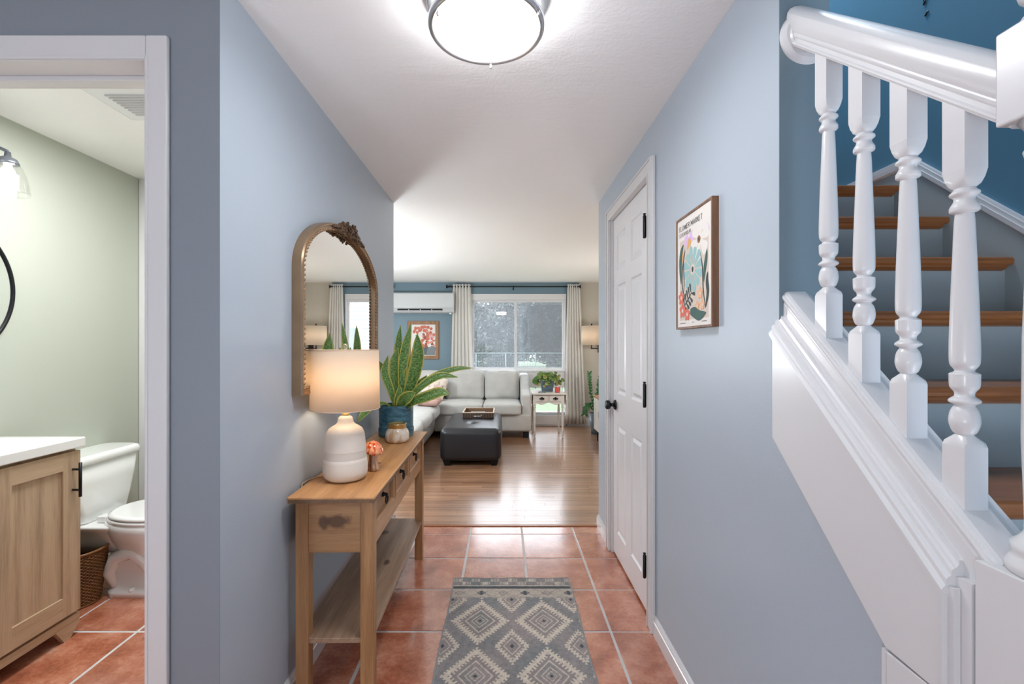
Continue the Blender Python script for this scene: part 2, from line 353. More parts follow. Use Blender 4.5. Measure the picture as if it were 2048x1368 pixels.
# ------------------------------------------------------------------ SHELL
# floors
struct(box('floor', (-2.6, -2.2, -0.10), (XR+0.12, 3.273, -0.0025), 'grout'))
floor = bpy.data.objects['floor']
tb = bmesh.new(); T = 0.3555; tw = T-0.0095
quadbox(tb, (-tw/2, -tw/2, -0.0075), (tw/2, tw/2, 0.0)); bmesh.ops.recalc_face_normals(tb, faces=tb.faces[:])
bmesh.ops.bevel(tb, geom=[e for e in tb.edges if all(abs(v.co.z) < 1e-6 for v in e.verts)], offset=0.003, segments=2, affect='EDGES')
tme = bpy.data.meshes.new('tile'); tb.to_mesh(tme); tb.free(); tme.materials.append(M['tile'])
for p in tme.polygons: p.use_smooth = False
def tile_piece(x0, x1, y0, y1):
    full = abs(x1-x0-tw) < 1e-4 and abs(y1-y0-tw) < 1e-4
    if full: o = bpy.data.objects.new('tile', tme); COL.objects.link(o); o.location = ((x0+x1)/2, (y0+y1)/2, 0.0)
    else:
        bm = bmesh.new(); cx, cy = (x0+x1)/2, (y0+y1)/2; quadbox(bm, (x0-cx, y0-cy, -0.0075), (x1-cx, y1-cy, 0)); o = obj('tile', bm, 'tile', None, 0.002); o.location = (cx, cy, 0)
    o.parent = floor
for j in range(0, 14):
    y1 = 3.1315-T*j; lo, hi = y1-T+0.005, y1-0.0045
    for i in range(-7, 2):
        x0 = 0.131+T*i+0.0045; x1 = x0+tw
        if hi < -0.8 and x1 < -0.9: continue
        if x1 > 0.72: x1 = XR+0.05
        if x0 < -2.35: x0 = -2.34
        tile_piece(x0, x1, lo, hi)
for i in range(-7, 2):
    x0 = 0.131+T*i+0.0045; x1 = x0+tw
    if x1 > 0.72: x1 = XR+0.05
    if x0 < -2.35: x0 = -2.34
    tile_piece(x0, x1, 3.136, 3.268)
# oak strip floor of the living room (real strips, too narrow to be picked apart)
lf = struct(box('floor_living_room', (LXL, 3.273, -0.10), (LXR, YB+0.05, -0.012), 'dark_gap'))
bm = bmesh.new(); tl = bm.loops.layers.float_color.new('tint'); y = 3.293; PW = 0.0572
while y < YB:
    x = LXL-random.random()*0.9
    while x < LXR:
        L = random.uniform(0.45, 1.25); a, b = max(x, LXL), min(x+L, LXR)
        if b-a > 0.02:
            t = random.uniform(0.84, 1.10); tc = (t, t*random.uniform(0.96, 1.01), t*random.uniform(0.92, 1.0), 1)
            v0 = len(bm.faces); quadbox(bm, (a+0.0006, y+0.0005, -0.012), (b-0.0006, min(y+PW-0.0007, YB), 0.0)); bm.faces.ensure_lookup_table()
            for f in bm.faces[v0:]:
                for l in f.loops: l[tl] = tc
        x += L
    y += PW
pk = obj('plank', bm, 'floor_oak', lf); pk['kind'] = 'stuff'
th = struct(box('trim_1', (XL, 3.262, -0.002), (XR, 3.294, 0.006), M['oak_stair'])); 
# ceilings
ce = struct(box('ceiling', (-0.90, -2.2, H), (XR+0.123, 3.30, H+0.1), 'ceiling'))
struct(box('ceiling_living_room', (LXL, 3.30, H), (LXR, YB+0.1, H+0.1), 'ceiling'))
struct(box('ceiling_bathroom', (-2.42, 1.38, 2.34), (-0.90, 2.95, 2.44), 'ceiling'))
struct(box('ceiling_upstairs', (XR-0.1, -2.2, 4.8), (1.85, 3.2, 4.9), 'ceiling'))
struct(box('ceiling_entry', (-2.42, -2.2, H), (-0.90, 1.26, H+0.1), 'ceiling'))
# hall left wall
struct(box('wall_left', (-0.90, YW+0.0005, 0), (XL, YE, H), 'hall_blue'))
# wall that holds the bathroom doorway
DX0, DX1, DZ = -1.72, -0.971, 2.062
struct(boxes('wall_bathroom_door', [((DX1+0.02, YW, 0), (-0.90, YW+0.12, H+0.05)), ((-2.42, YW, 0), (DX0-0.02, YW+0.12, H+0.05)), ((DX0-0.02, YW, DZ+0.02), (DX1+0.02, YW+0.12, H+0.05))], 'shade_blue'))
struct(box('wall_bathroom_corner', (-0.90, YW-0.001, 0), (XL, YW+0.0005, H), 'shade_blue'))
# hall right wall with a door opening
HY0, HY1, HZ = 2.125, 2.865, 2.075
struct(boxes('wall_right', [((XR, YS, 0), (XR+0.123, HY0, H)), ((XR, HY1, 0), (XR+0.123, YE, H)), ((XR, HY0, HZ), (XR+0.123, HY1, H)),
                            ((XR, -0.05, 0), (XR+0.08, 0.52, 0.2)), ((XR, -2.2, 0), (XR+0.12, -0.05, 4.8))], 'hall_blue'))
struct(box('wall_stair_end', (XR+0.0005, YS-0.001, 1.28), (XR+0.123, YS, 4.8), 'end_shade_blue'))
struct(boxes('wall_upstairs', [((XR, YS+0.001, H+0.1), (XR+0.123, 3.2, 4.8))], 'stair_blue'))
struct(box('wall_upstairs_header', (XR, -0.05, H+0.1), (XR+0.12, YS, 4.8), 'stair_blue'))
struct(box('wall_stair_right', (1.73, -2.2, 0), (1.85, 3.2, 4.8), 'stair_blue'))
struct(box('wall_stair_back', (XR+0.123, 3.12, 0), (1.73, 3.2, 4.8), 'stair_blue'))
struct(box('wall_stair_inner', (XR+0.123, YS+0.02, 0), (XR+0.128, 3.12, 4.8), 'stair_blue'))
# closet behind hall door, entry rear wall
struct(box('wall_rear', (-2.42, -2.3, 0), (1.85, -2.2, 4.9), 'hall_blue'))
struct(box('wall_entry_left', (-2.42, -2.2, 0), (-2.32, YW, H), 'hall_blue'))
# bathroom
struct(box('wall_bathroom_left', (-2.42, YW+0.12, 0), (-2.30, 2.95, 2.34), 'sage'))
struct(box('wall_bathroom_back', (-2.30, 2.92, 0), (-0.90, 3.02, 2.34), 'sage'))
struct(box('wall_bathroom_right', (-0.905, YW+0.12, 0), (-0.90, 2.92, 2.34), 'sage'))
struct(boxes('trim_2', [((-2.298, 2.895, 0), (-2.225, 2.92, 2.34))], 'casing', None, 0.004))
# living room
WX0, WX1, WZ0, WZ1 = -0.53, 1.015, 0.19, 2.115
W2X0, W2X1 = -3.0, -1.95
struct(boxes('wall_back', [((LXL, YB, 0), (W2X0, YB+0.14, H)), ((W2X1, YB, 0), (WX0, YB+0.14, H)), ((WX1, YB, 0), (1.225, YB+0.14, H)),
     ((W2X0, YB, WZ1), (W2X1, YB+0.14, H)), ((W2X0, YB, 0), (W2X1, YB+0.14, 0.6)), ((WX0, YB, WZ1), (WX1, YB+0.14, H)), ((WX0, YB, 0), (WX1, YB+0.14, WZ0))], 'living_blue'))
struct(box('wall_back_beige', (1.225, YB-0.004, 0), (LXR, YB+0.14, H), 'beige'))
struct(box('wall_living_left', (LXL-0.1, 3.27, 0), (LXL, YB, H), 'beige'))
struct(box('wall_living_right', (LXR, 3.27, 0), (LXR+0.1, YB, H), 'beige'))
struct(box('wall_living_front', (LXL, 3.16, 0), (-0.90, YE, H), 'beige'))
struct(box('wall_living_front_right', (XR+0.123, 3.205, 0), (LXR+0.1, YE, H), 'beige'))

# baseboards
def baseboard(name, pts, mat='trim', h=0.085, t=0.013):
    bm = bmesh.new()
    prof = [(0, 0), (t, 0), (t, h*0.70), (t*0.75, h*0.74), (t*0.75, h*0.80), (t*0.35, h*0.93), (t*0.2, h), (0, h)]
    (x0, y0), (x1, y1), (nx, ny) = pts
    A = [bm.verts.new((x0+nx*p, y0+ny*p, z)) for p, z in prof]; B = [bm.verts.new((x1+nx*p, y1+ny*p, z)) for p, z in prof]
    bm.faces.new(A); bm.faces.new(list(reversed(B)))
    for i in range(len(prof)): bm.faces.new((A[i], B[i], B[(i+1) % len(prof)], A[(i+1) % len(prof)]))
    return struct(obj(name, bm, mat))
baseboard('baseboard_left', ((XL, YW), (XL, YE+0.012), (1, 0)))
baseboard('baseboard_left_end', ((XL+0.013, YE), (-0.90, YE), (0, 1)))
baseboard('baseboard_right', ((XR, YS+0.0), (XR, 2.043), (-1, 0)))
baseboard('baseboard_right_near', ((XR, 0.80), (XR, YS+0.0), (-1, 0)))
baseboard('baseboard_right_far', ((XR, 2.947), (XR, YE+0.012), (-1, 0)))
baseboard('baseboard_back', ((1.03, YB), (LXR, YB), (0, -1)), h=0.13)
baseboard('baseboard_bathroom', ((-2.30, 2.08), (-2.30, 2.90), (1, 0)))
# ---------------------------------------------------------- bathroom door casing
c1 = sroot('trim_3')
def casing_profile_boxes(u0, u1, d0, d1):  # u across, d depth
    return [((u0, d0), (u1, d1))]
boxes('casing', [((DX1, 1.245, 0), (-0.913, 1.26, 2.130))], 'casing', c1, 0.004)
boxes('casing', [((DX0-0.06, 1.245, DZ+0.002), (DX1, 1.26, 2.130))], 'casing', c1, 0.004)
boxes('casing', [((DX0-0.06, 1.245, 0), (DX0, 1.26, DZ+0.002))], 'casing', c1, 0.004)
boxes('bead', [((DX0, 1.2425, DZ+0.002), (DX1, 1.246, DZ+0.010)), ((DX1, 1.2425, 0), (DX1+0.008, 1.246, DZ+0.010))], 'casing', c1, 0.0015)
boxes('jamb', [((DX1, 1.247, 0), (DX1+0.019, 1.385, DZ)), ((DX0-0.019, 1.247, 0), (DX0, 1.385, DZ)), ((DX0-0.019, 1.247, DZ), (DX1+0.019, 1.385, DZ+0.018))], 'casing', c1)
boxes('stop', [((DX0, 1.318, DZ-0.014), (DX1, 1.354, DZ)), ((DX1-0.014, 1.318, 0), (DX1, 1.354, DZ-0.014))], 'casing', c1, 0.002)
# ---------------------------------------------------------- hall door (door_1)
d1 = sroot('door_1')
boxes('casing', [((0.662, 2.043, 0), (XR, HY0-0.012, HZ+0.061)), ((0.662, HY1+0.008, 0), (XR, 2.945, HZ+0.061)), ((0.662, HY0-0.012, HZ-0.008), (XR, HY1+0.008, HZ+0.061))], 'casing', d1, 0.005)
boxes('casing_bead', [((0.659, HY0-0.022, 0), (0.6615, HY0-0.013, HZ-0.007)), ((0.659, HY1+0.009, 0), (0.6615, HY1+0.018, HZ-0.007)), ((0.659, HY0-0.022, HZ-0.007), (0.664, HY1+0.018, HZ+0.002)),
      ((0.656, 2.046, 0), (0.664, 2.056, HZ+0.058)), ((0.656, 2.932, 0), (0.664, 2.942, HZ+0.058)), ((0.656, 2.056, HZ+0.05), (0.664, 2.932, HZ+0.058))], 'casing', d1, 0.002)
boxes('jamb', [((XR-0.005, HY0-0.002, 0), (XR+0.123, HY0+0.006, HZ)), ((XR-0.005, HY1-0.006, 0), (XR+0.123, HY1+0.002, HZ)), ((XR-0.005, HY0, HZ-0.01), (XR+0.123, HY1, HZ+0.002))], 'casing', d1)
SY0, SY1, SZ0, SZ1 = HY0+0.009, HY1-0.009, 0.014, HZ-0.014
PX = [(2.275, 2.470), (2.575, 2.765)]; PZ = [(0.161, 0.813), (1.0, 1.649), (1.738, 1.954)]
F0, F1 = 0.688, 0.698
sl = [((F1, SY0, SZ0), (0.722, SY1, SZ1))]
ys = [SY0, PX[0][0], PX[0][1], PX[1][0], PX[1][1], SY1]; zs = [SZ0, 0.161, 0.813, 1.0, 1.649, 1.738, 1.954, SZ1]
for i in (0, 2, 4): sl.append(((F0, ys[i], SZ0), (F1+0.001, ys[i+1], SZ1)))
for i in (1, 3):
    for j in (0, 2, 4, 6): sl.append(((F0, ys[i], zs[j]), (F1+0.001, ys[i+1], zs[j+1])))
slab = boxes('door_slab', sl, 'door_white', d1)
for (a, b) in PX:
    for (c, d) in PZ:
        bm = bmesh.new(); m1, m2 = 0.010, 0.034
        rings = []
        for ins, dep in ((0.0, F0+0.001), (0.006, F0+0.006), (0.012, F1-0.001), (0.018, F1-0.001), (0.034, F0+0.003), (0.036, F0+0.002)):
            rings.append([(dep, a+ins, c+ins), (dep, b-ins, c+ins), (dep, b-ins, d-ins), (dep, a+ins, d-ins)])
        R = loft(bm, rings, cap=False, smooth=False); bm.faces.new(R[-1]); obj('panel', bm, 'door_white', slab)
for z0, z1 in ((1.788, 1.886), (1.005, 1.107), (0.217, 0.317)):
    bm = bmesh.new(); lathe(bm, [(0.0, z0-0.006), (0.006, z0-0.005), (0.0075, z0), (0.0075, z1), (0.005, z1+0.003), (0.005, z1+0.006), (0.0075, z1+0.008), (0.006, z1+0.012), (0, z1+0.013)], 12, (0.654, 2.122, 0), cap=False)
    quadbox(bm, (0.655, 2.1205, z0), (F0+0.004, 2.1235, z1)); obj('hinge', bm, 'black', d1)
bm = bmesh.new(); lathe(bm, [(0, 0), (0.03, 0), (0.031, 0.004), (0.026, 0.010), (0.012, 0.014), (0.010, 0.026), (0.014, 0.032), (0.025, 0.036), (0.028, 0.046), (0.0275, 0.056), (0.022, 0.061), (0, 0.062)], 28, (0, 0, 0), 'x')
kn = obj('door_knob', bm, 'black', d1); kn.rotation_euler = (0, 0, PI); kn.location = (F0, 2.805, 0.925)
boxes('door_stop', [((XR+0.07, HY0, 0), (XR+0.10, HY1, HZ))], 'dark_gap', d1)

# ---------------------------------------------------------- STAIRS
st = thing('staircase', 'white and oak staircase climbing behind the balusters', 'staircase', (1.25, 0, 0))
SXL, SXR = XR+0.10, 1.71
def nose(k): return 1.092+(k-6)*SG, SR*k
for k in range(3, 11):
    yn, z = nose(k); bm = bmesh.new()
    y1 = yn+SG+0.03 if k < 10 else 3.115
    # tread with rounded nosing (profile in y,z)
    prof = [(y1, z-0.026), (yn+0.006, z-0.026), (yn+0.001, z-0.021), (yn-0.001, z-0.013), (yn+0.001, z-0.005), (yn+0.006, z), (y1, z)]
    xl = SXL if k < 8 else XR+0.128
    prism(bm, prof, 'x', xl-1.25, SXR-1.25+0.0); tr = obj('tread', bm, 'oak_stair' if k > 4 else 'oak_stair', st)
    bm = bmesh.new()  # cove moulding under nosing
    prism(bm, [(yn+0.030, z-0.026), (yn+0.008, z-0.026), (yn+0.010, z-0.033), (yn+0.018, z-0.040), (yn+0.030, z-0.044)], 'x', xl-1.25, SXR-1.25-0.012); obj('cove', bm, 'oak_stair', tr)
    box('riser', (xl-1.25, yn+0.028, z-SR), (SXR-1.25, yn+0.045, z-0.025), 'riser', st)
# right skirt board with moulding
def zl(y, off): return 1.188+(y-1.092)*SR/SG+off
bm = bmesh.new(); YP = 1.94
prism(bm, [(-0.1, zl(-0.1, 0.10)-0.0), (YP, zl(YP, 0.10)), (3.115, zl(YP, 0.10)), (3.115, 0.4), (-0.1, 0.0)], 'x', 1.71-1.25, 1.731-1.25)
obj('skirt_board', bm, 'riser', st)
bm = bmesh.new()
for (o0, o1, xx) in ((0.10, 0.118, 1.700), (0.112, 0.134, 1.706), (0.134, 0.142, 1.714), (0.094, 0.102, 1.706)):
    prism(bm, [(-0.1, zl(-0.1, o0)), (YP, zl(YP, o0)), (3.115, zl(YP, o0)), (3.115, zl(YP, o1)), (YP, zl(YP, o1)), (-0.1, zl(-0.1, o1))], 'x', xx-1.25, 1.731-1.25)
obj('skirt_moulding', bm, 'trim', st)
# knee wall, fascia board and mouldings (follow the pitch)
S9 = 0.893
def zs_(y): return 1.3035+S9*(y-1.0)      # top of shoe line
def raked(bm, prof, y0, y1, cut=None):
    """profile of (x, dz) swept along the pitch between y0 and y1"""
    A = [bm.verts.new((x, y0, zs_(y0)+dz)) for x, dz in prof]; B = [bm.verts.new((x, y1, zs_(y1)+dz)) for x, dz in prof]; n = len(prof)
    bm.faces.new(A); bm.faces.new(list(reversed(B)))
    for i in range(n): bm.faces.new((A[i], B[i], B[(i+1) % n], A[(i+1) % n]))
kw = sroot('wall_knee')
bm = bmesh.new(); NY = 0.70
prism(bm, [(NY, 0), (YS, 0), (YS, zs_(YS)-0.2), (NY, zs_(NY)-0.2)], 'x', XR, XR+0.10); obj('wall_core', bm, 'hall_blue', kw)
bm = bmesh.new(); prism(bm, [(0.661, 0.3), (YS-0.001, 0.9), (YS-0.001, zs_(YS)-0.02), (0.661, zs_(0.661)-0.02)], 'x', 0.6915, XR+0.099); obj('cap_core', bm, 'trim', kw)
bm = bmesh.new(); x0, x1 = 0.665, XR+0.002; CY = 0.799
prism(bm, [(0.6885, 0.757), (0.6885, zs_(0.6885)-0.095), (YS+0.004, zs_(YS)-0.085), (YS+0.004, zs_(YS)-0.36), (CY, zs_(CY)-0.362)], 'x', x0, x1); obj('fascia_board', bm, 'trim', kw, 0.0015)
bm = bmesh.new(); prism(bm, [(0.6885, 0), (0.6885, 0.755), (CY, 0.755), (CY, 0)], 'x', x0+0.0015, x1); obj('apron_board', bm, 'trim', kw, 0.0015)
bm = bmesh.new(); prism(bm, [(CY, 0), (CY, 0.753), (CY+0.006, 0.758), (CY+0.006, 0)], 'x', x0-0.001, x1); obj('corner_bead', bm, 'trim', kw)
bm = bmesh.new()
raked(bm, [(XR+0.05, -0.12), (0.6600, -0.115), (0.6570, -0.111), (0.6570, -0.104), (0.6605, -0.100), (0.6635, -0.097), (0.664, -0.088), (0.6675, -0.085), (0.6715, -0.083), (0.673, -0.075), (0.6765, -0.072), (0.680, -0.071), (0.6835, -0.066), (0.6845, -0.060), (XR+0.05, -0.060)], 0.688, YS+0.003)
obj('cap_moulding', bm, 'trim', kw)
bm = bmesh.new()
raked(bm, [(XR+0.10, -0.06), (0.6900, -0.062), (0.6905, -0.03), (0.6935, -0.022), (0.6885, -0.020), (0.6870, -0.014), (0.6885, -0.009), (0.6925, -0.008), (0.6935, -0.003), (0.700, 0.0), (0.744, 0.0), (0.760, -0.01), (0.764, -0.03), (XR+0.10, -0.035)], 0.64, YS)
obj('shoe_rail', bm, 'trim', kw)
# stepped vertical end mouldings
bm = bmesh.new()
for (xa, xb, yn_, dz_) in ((0.6575, 0.6670, 0.6875, -.110), (0.6670, 0.6780, 0.6790, -.090), (0.678, 0.74, 0.6640, -.062)):
    prism(bm, [(xa, yn_), (xb-0.0012, yn_), (xb-0.0006, yn_+0.0008), (xb, 0.6895), (xa, 0.6895)], 'z', 0, zs_(yn_)+dz_)
obj('end_moulding', bm, 'trim', kw)

# balustrade
ba = thing('balustrade', 'glossy white turned balustrade with moulded handrail and newel post', 'railing', (0.722, 0.85, 1.2))
bx, by, bz = 0.722, 0.85, 1.2
def sq_round(bm, prof, W, seg=32):
    """prof rows: (kind, radius-or-halfwidth, z) lofted; s = square, c = circle, blends allowed by t"""
    rings = []
    for t, r, z in prof:   # t=0 circle, t=1 square
        ring = []
        for k in range(seg):
            a = 2*PI*k/seg; c, s = math.cos(a), math.sin(a); q = r/max(abs(c), abs(s)); rad = r*(1-t)+q*t; ring.append((rad*c, rad*s, z))
        rings.append(ring)
    loft(bm, rings, smooth=False)
    bm.faces.ensure_lookup_table()
HR0 = 0.609
def baluster(yc):
    zb = zs_(yc-0.018)-0.03; zt = zs_(yc-0.018)+0.608+0.03   # buried ends
    top = zs_(yc-0.018)+0.6085; bot = zs_(yc-0.018); L = 0.6085
    W = 0.0180
    def fz(f): return top-f*L
    prof = [(1, W, zb), (1, W, fz(0.845)), (0.6, W*1.02, fz(0.833)), (0, 0.0105, fz(0.815)), (0, 0.0145, fz(0.808)), (0, 0.0180, fz(0.79)), (0, 0.0185, fz(0.775)), (0, 0.0165, fz(0.755)), (0, 0.0125, fz(0.742)),
            (0, 0.0128, fz(0.739)), (0, 0.0185, fz(0.733)), (0, 0.0188, fz(0.727)), (0, 0.0160, fz(0.722)), (0, 0.0120, fz(0.716)), (0, 0.0125, fz(0.706)), (0, 0.0170, fz(0.695)), (0, 0.0180, fz(0.682)), (0, 0.0182, fz(0.664)), (0, 0.0178, fz(0.659)),
            (0, 0.0120, fz(0.653)), (0, 0.0130, fz(0.647)), (0, 0.0172, fz(0.635)), (0, 0.0182, fz(0.61)), (0, 0.0178, fz(0.56)), (0, 0.0165, fz(0.48)), (0, 0.0145, fz(0.38)), (0, 0.0125, fz(0.28)), (0, 0.0115, fz(0.253)), (0, 0.0117, fz(0.248)),
            (0, 0.0172, fz(0.243)), (0, 0.0178, fz(0.233)), (0, 0.0165, fz(0.227)), (0, 0.0130, fz(0.215)), (0, 0.0135, fz(0.207)), (0, 0.0175, fz(0.201)), (0, 0.0178, fz(0.195)), (0, 0.0150, fz(0.190)), (0, 0.0125, fz(0.184)), (0.25, 0.0165, fz(0.176)), (0.75, W*0.95, fz(0.160)), (1, W, fz(0.140)), (1, W, zt)]
    i0 = min(i for i, p in enumerate(prof) if p[0] == 0); i1 = max(i for i, p in enumerate(prof) if p[0] == 0); mid = catmull([(p[1], 0, p[2]) for p in prof[i0:i1+1]], (i1-i0)*4)
    prof = prof[:i0]+[(0, max(.009, v.x), v.z) for v in mid]+prof[i1+1:]
    b2 = bmesh.new(); sq_round(b2, prof, W)
    for v in b2.verts:
        if v.co.z > zt-1e-5: v.co.z = zs_(yc+v.co.y)+HR0+0.002
    for f in b2.faces:
        zc = f.calc_center_median().z
        f.smooth = fz(0.845) < zc < fz(0.15)
    o = obj('baluster', b2, 'trim', ba); o.modifiers.new('split', 'EDGE_SPLIT').split_angle = 0.75; o.location = (0.722-bx, yc-by, -bz); return o
for yc in (1.018, 0.918, 0.818, 0.718): baluster(yc)
# handrail: wide rounded top, stepped underside, swept between newel and rosette
HR0 = 0.609
def hr(bm, y0, y1):
    cx = 0.731
    half = [(0.0265, 0.0), (0.0275, 0.003), (0.0295, 0.006), (0.0295, 0.010), (0.0270, 0.013), (0.0270, 0.0215), (0.0290, 0.024), (0.0300, 0.027), (0.0305, 0.031), (0.0295, 0.035), (0.032, 0.040), (0.034, 0.054), (0.035, 0.066), (0.033, 0.078), (0.026, 0.088), (0.014, 0.094), (0.0, 0.096)]
    prof = [(cx-a, b) for a, b in half]+[(cx+a, b) for a, b in reversed(half[:-1])]
    A = [(x-bx, y0-by, zs_(y0)+HR0+dz-bz) for x, dz in prof]; B = [(x-bx, y1-by, zs_(y1)+HR0+dz-bz) for x, dz in prof]
    loft(bm, [A, B], smooth=True)
bm = bmesh.new(); hr(bm, 0.635, YS-0.004); o = obj('handrail', bm, 'trim', ba)
m_ = o.modifiers.new('split', 'EDGE_SPLIT'); m_.split_angle = 0.5
bm = bmesh.new(); lathe(bm, [(0.0, -0.024), (0.044, -0.024), (0.049, -0.022), (0.051, -0.016), (0.057, -0.015), (0.062, -0.009), (0.0665, 0.0), (0, 0.0)], 48, (0.747-bx, YS-0.001-by, 2.045-bz), 'y')
o = obj('rosette', bm, 'trim', ba); o.modifiers.new('split', 'EDGE_SPLIT').split_angle = 0.6
# newel post
ncx, ncy = 0.737-bx, 0.601-by
bm = bmesh.new()
quadbox(bm, (ncx-0.059, ncy-0.059, 0-bz), (ncx+0.059, ncy+0.059, 0.980-bz)); nw = obj('newel_post', bm, 'trim', ba, 0.002)
bm = bmesh.new(); quadbox(bm, (ncx-0.045, ncy-0.045, 1.592-bz), (ncx+0.045, ncy+0.045, 1.722-bz)); obj('newel_block', bm, 'trim', nw, 0.003)
bm = bmesh.new()
lathe(bm, [(0.05, 0.978), (0.055, 0.982), (0.056, 0.992), (0.050, 1.0), (0.0475, 1.004), (0.050, 1.010), (0.050, 1.018), (0.043, 1.024), (0.037, 1.034), (0.0365, 1.05), (0.0395, 1.16), (0.0385, 1.3), (0.034, 1.45), (0.031, 1.53), (0.036, 1.542), (0.038, 1.55), (0.034, 1.558), (0.030, 1.566), (0.036, 1.580), (0.043, 1.592)], 40, (ncx, ncy, -bz))
obj('newel_turning', bm, 'trim', nw)
bm = bmesh.new(); lathe(bm, [(0.043, 1.722), (0.040, 1.73), (0.025, 1.738), (0.024, 1.745), (0.042, 1.760), (0.050, 1.79), (0.044, 1.825), (0.022, 1.845), (0, 1.848)], 36, (ncx, ncy, -bz)); obj('newel_cap', bm, 'trim', nw)
# little dark twig ornament high on the stair wall
bm = bmesh.new()
for (yy, zz, a) in ((1.88, 2.692, 0.5), (1.868, 2.712, 0.7), (1.871, 2.640, 0.8), (1.875, 2.75, -0.4), (1.89, 2.79, 0.3)):
    softbox(bm, (1.726, yy, zz), (0.005, 0.009, 0.020), 0.0024, n=2, rot=Matrix.Rotation(a, 3, 'X'))
tube(bm, [(1.727, 1.885, 2.70), (1.727, 1.878, 2.76), (1.727, 1.885, 2.83)], 0.0015, 5)
tag(obj('wall_ornament', bm, 'black'), 'small black leaf ornament high on the blue stair wall', 'ornament')

# ---------------------------------------------------------- ceiling light
cl = thing('ceiling_light', 'round flush ceiling light with brushed nickel rings in the hall', 'ceiling light', (-0.048, 1.335, H))
bm = bmesh.new(); lathe(bm, [(0.16, -0.001), (0.172, -0.002), (0.174, -0.008), (0.174, -0.026), (0.168, -0.030), (0.155, -0.030)], 72, (0, 0, 0)); obj('mounting_ring', bm, 'nickel', cl, 0)
bm = bmesh.new(); lathe(bm, [(0.148, -0.028), (0.148, -0.082)], 72, cap=False); obj('side_glass', bm, emit('lit_side_glass', (0.95, 0.975, 1.0, 1), 8.5), cl)
bm = bmesh.new(); lathe(bm, [(0.151, -0.074), (0.165, -0.076), (0.168, -0.080), (0.168, -0.092), (0.165, -0.097), (0.158, -0.099), (0.153, -0.095), (0.151, -0.088)], 72, cap=False); obj('lower_ring', bm, 'nickel', cl)
bm = bmesh.new(); lathe(bm, [(0.152, -0.090), (0.13, -0.096), (0.09, -0.101), (0.04, -0.104), (0.0, -0.105)], 72, cap=False); obj('diffuser', bm, 'glow', cl)
for a in (0.5*PI+0.0, PI*7/6, PI*11/6):
    bm = bmesh.new(); lathe(bm, [(0, 0), (0.003, 0), (0.004, 0.003), (0.004, 0.010), (0.003, 0.013), (0, 0.013)], 10, (0.160*math.cos(a)+0.008, 0.160*math.sin(a), -0.111)); obj('screw_finial', bm, 'nickel', cl)

# ---------------------------------------------------------- CONSOLE TABLE
CT = thing('console_table', 'slim waxed pine console table with three drawers and low shelf', 'table', (-0.755, 1.602, 0), math.radians(0.9))
LX, LY, TZ = 0.305, 1.237, 0.755
bm = bmesh.new(); prism(bm, [(0, TZ-0.018), (LX-0.006, TZ-0.018), (LX-0.002, TZ-0.014), (LX, TZ-0.008), (LX-0.003, TZ-0.001), (LX-0.006, TZ), (0, TZ)], 'y', 0, LY)
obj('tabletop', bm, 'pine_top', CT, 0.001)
bm = bmesh.new(); prism(bm, [(0.004, TZ-0.019), (LX-0.001, TZ-0.019), (LX+0.0012, TZ-0.012), (LX+0.0012, TZ-0.006), (0.004, TZ-0.006)], 'y', -0.0018, -0.0002); obj('front_edge', bm, 'pine_dark', CT)
bm = bmesh.new(); quadbox(bm, (LX+0.0002, 0.0, TZ-0.017), (LX+0.0012, LY, TZ-0.005)); obj('side_edge', bm, 'pine_dark', CT)
lx = [(0.012, 0.058), (0.243, 0.290)]; ly = [(0.040, 0.088), (1.148, 1.196)]
for a, b in lx:
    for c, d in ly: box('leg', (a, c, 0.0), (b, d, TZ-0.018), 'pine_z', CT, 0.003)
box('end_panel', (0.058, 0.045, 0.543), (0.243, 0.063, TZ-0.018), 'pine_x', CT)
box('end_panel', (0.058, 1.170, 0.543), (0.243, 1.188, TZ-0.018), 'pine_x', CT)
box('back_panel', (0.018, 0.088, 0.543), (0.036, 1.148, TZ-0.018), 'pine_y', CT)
box('lower_rail', (0.245, 0.088, 0.543), (0.278, 1.148, 0.600), 'pine_y', CT, 0.001)
box('upper_rail', (0.245, 0.088, TZ-0.030), (0.278, 1.148, TZ-0.018), 'pine_y', CT)
for s in (0.088, 0.429, 0.772, 1.128): box('drawer_divider', (0.245, s, 0.600), (0.278, s+0.020 if s < 1.1 else 1.148, TZ-0.030), 'pine_z', CT)
box('inner_box', (0.10, 0.09, 0.56), (0.244, 1.14, 0.73), 'dark_gap', CT)
for i, (a, b) in enumerate(((0.110, 0.427), (0.451, 0.770), (0.794, 1.126))):
    z0, z1 = 0.602, TZ-0.032; bm = bmesh.new()
    rings = []
    for ins, xx in ((0, 0.250), (0, 0.279), (0.002, 0.281), (0.020, 0.281), (0.024, 0.276), (0.029, 0.276), (0.034, 0.267), (0.036, 0.267)):
        rings.append([(xx, a+ins, z0+ins*0.8), (xx, b-ins, z0+ins*0.8), (xx, b-ins, z1-ins*0.8), (xx, a+ins, z1-ins*0.8)])
    R = loft(bm, rings, cap=False, smooth=False); bm.faces.new(R[-1]); dr = obj('drawer', bm, 'pine_y', CT)
    bm = bmesh.new(); cy = (a+b)/2; lathe(bm, [(0, 0.266), (0.010, 0.266), (0.011, 0.270), (0.007, 0.276), (0.005, 0.284), (0.006, 0.288), (0, 0.290)], 14, (0, cy, 0.680), 'x')
    ring_tube(bm, (0.285, cy, 0.661), 0.0175, 0.0032, 'x', 22, 6); quadbox(bm, (0.280, cy-0.005, 0.673), (0.289, cy+0.005, 0.684)); obj('ring_pull', bm, 'black', dr)
bm = bmesh.new(); quadbox(bm, (0.014, 0.045, 0.217), (0.284, 1.192, 0.235)); obj('shelf', bm, 'pine_shelf', CT, 0.0015)
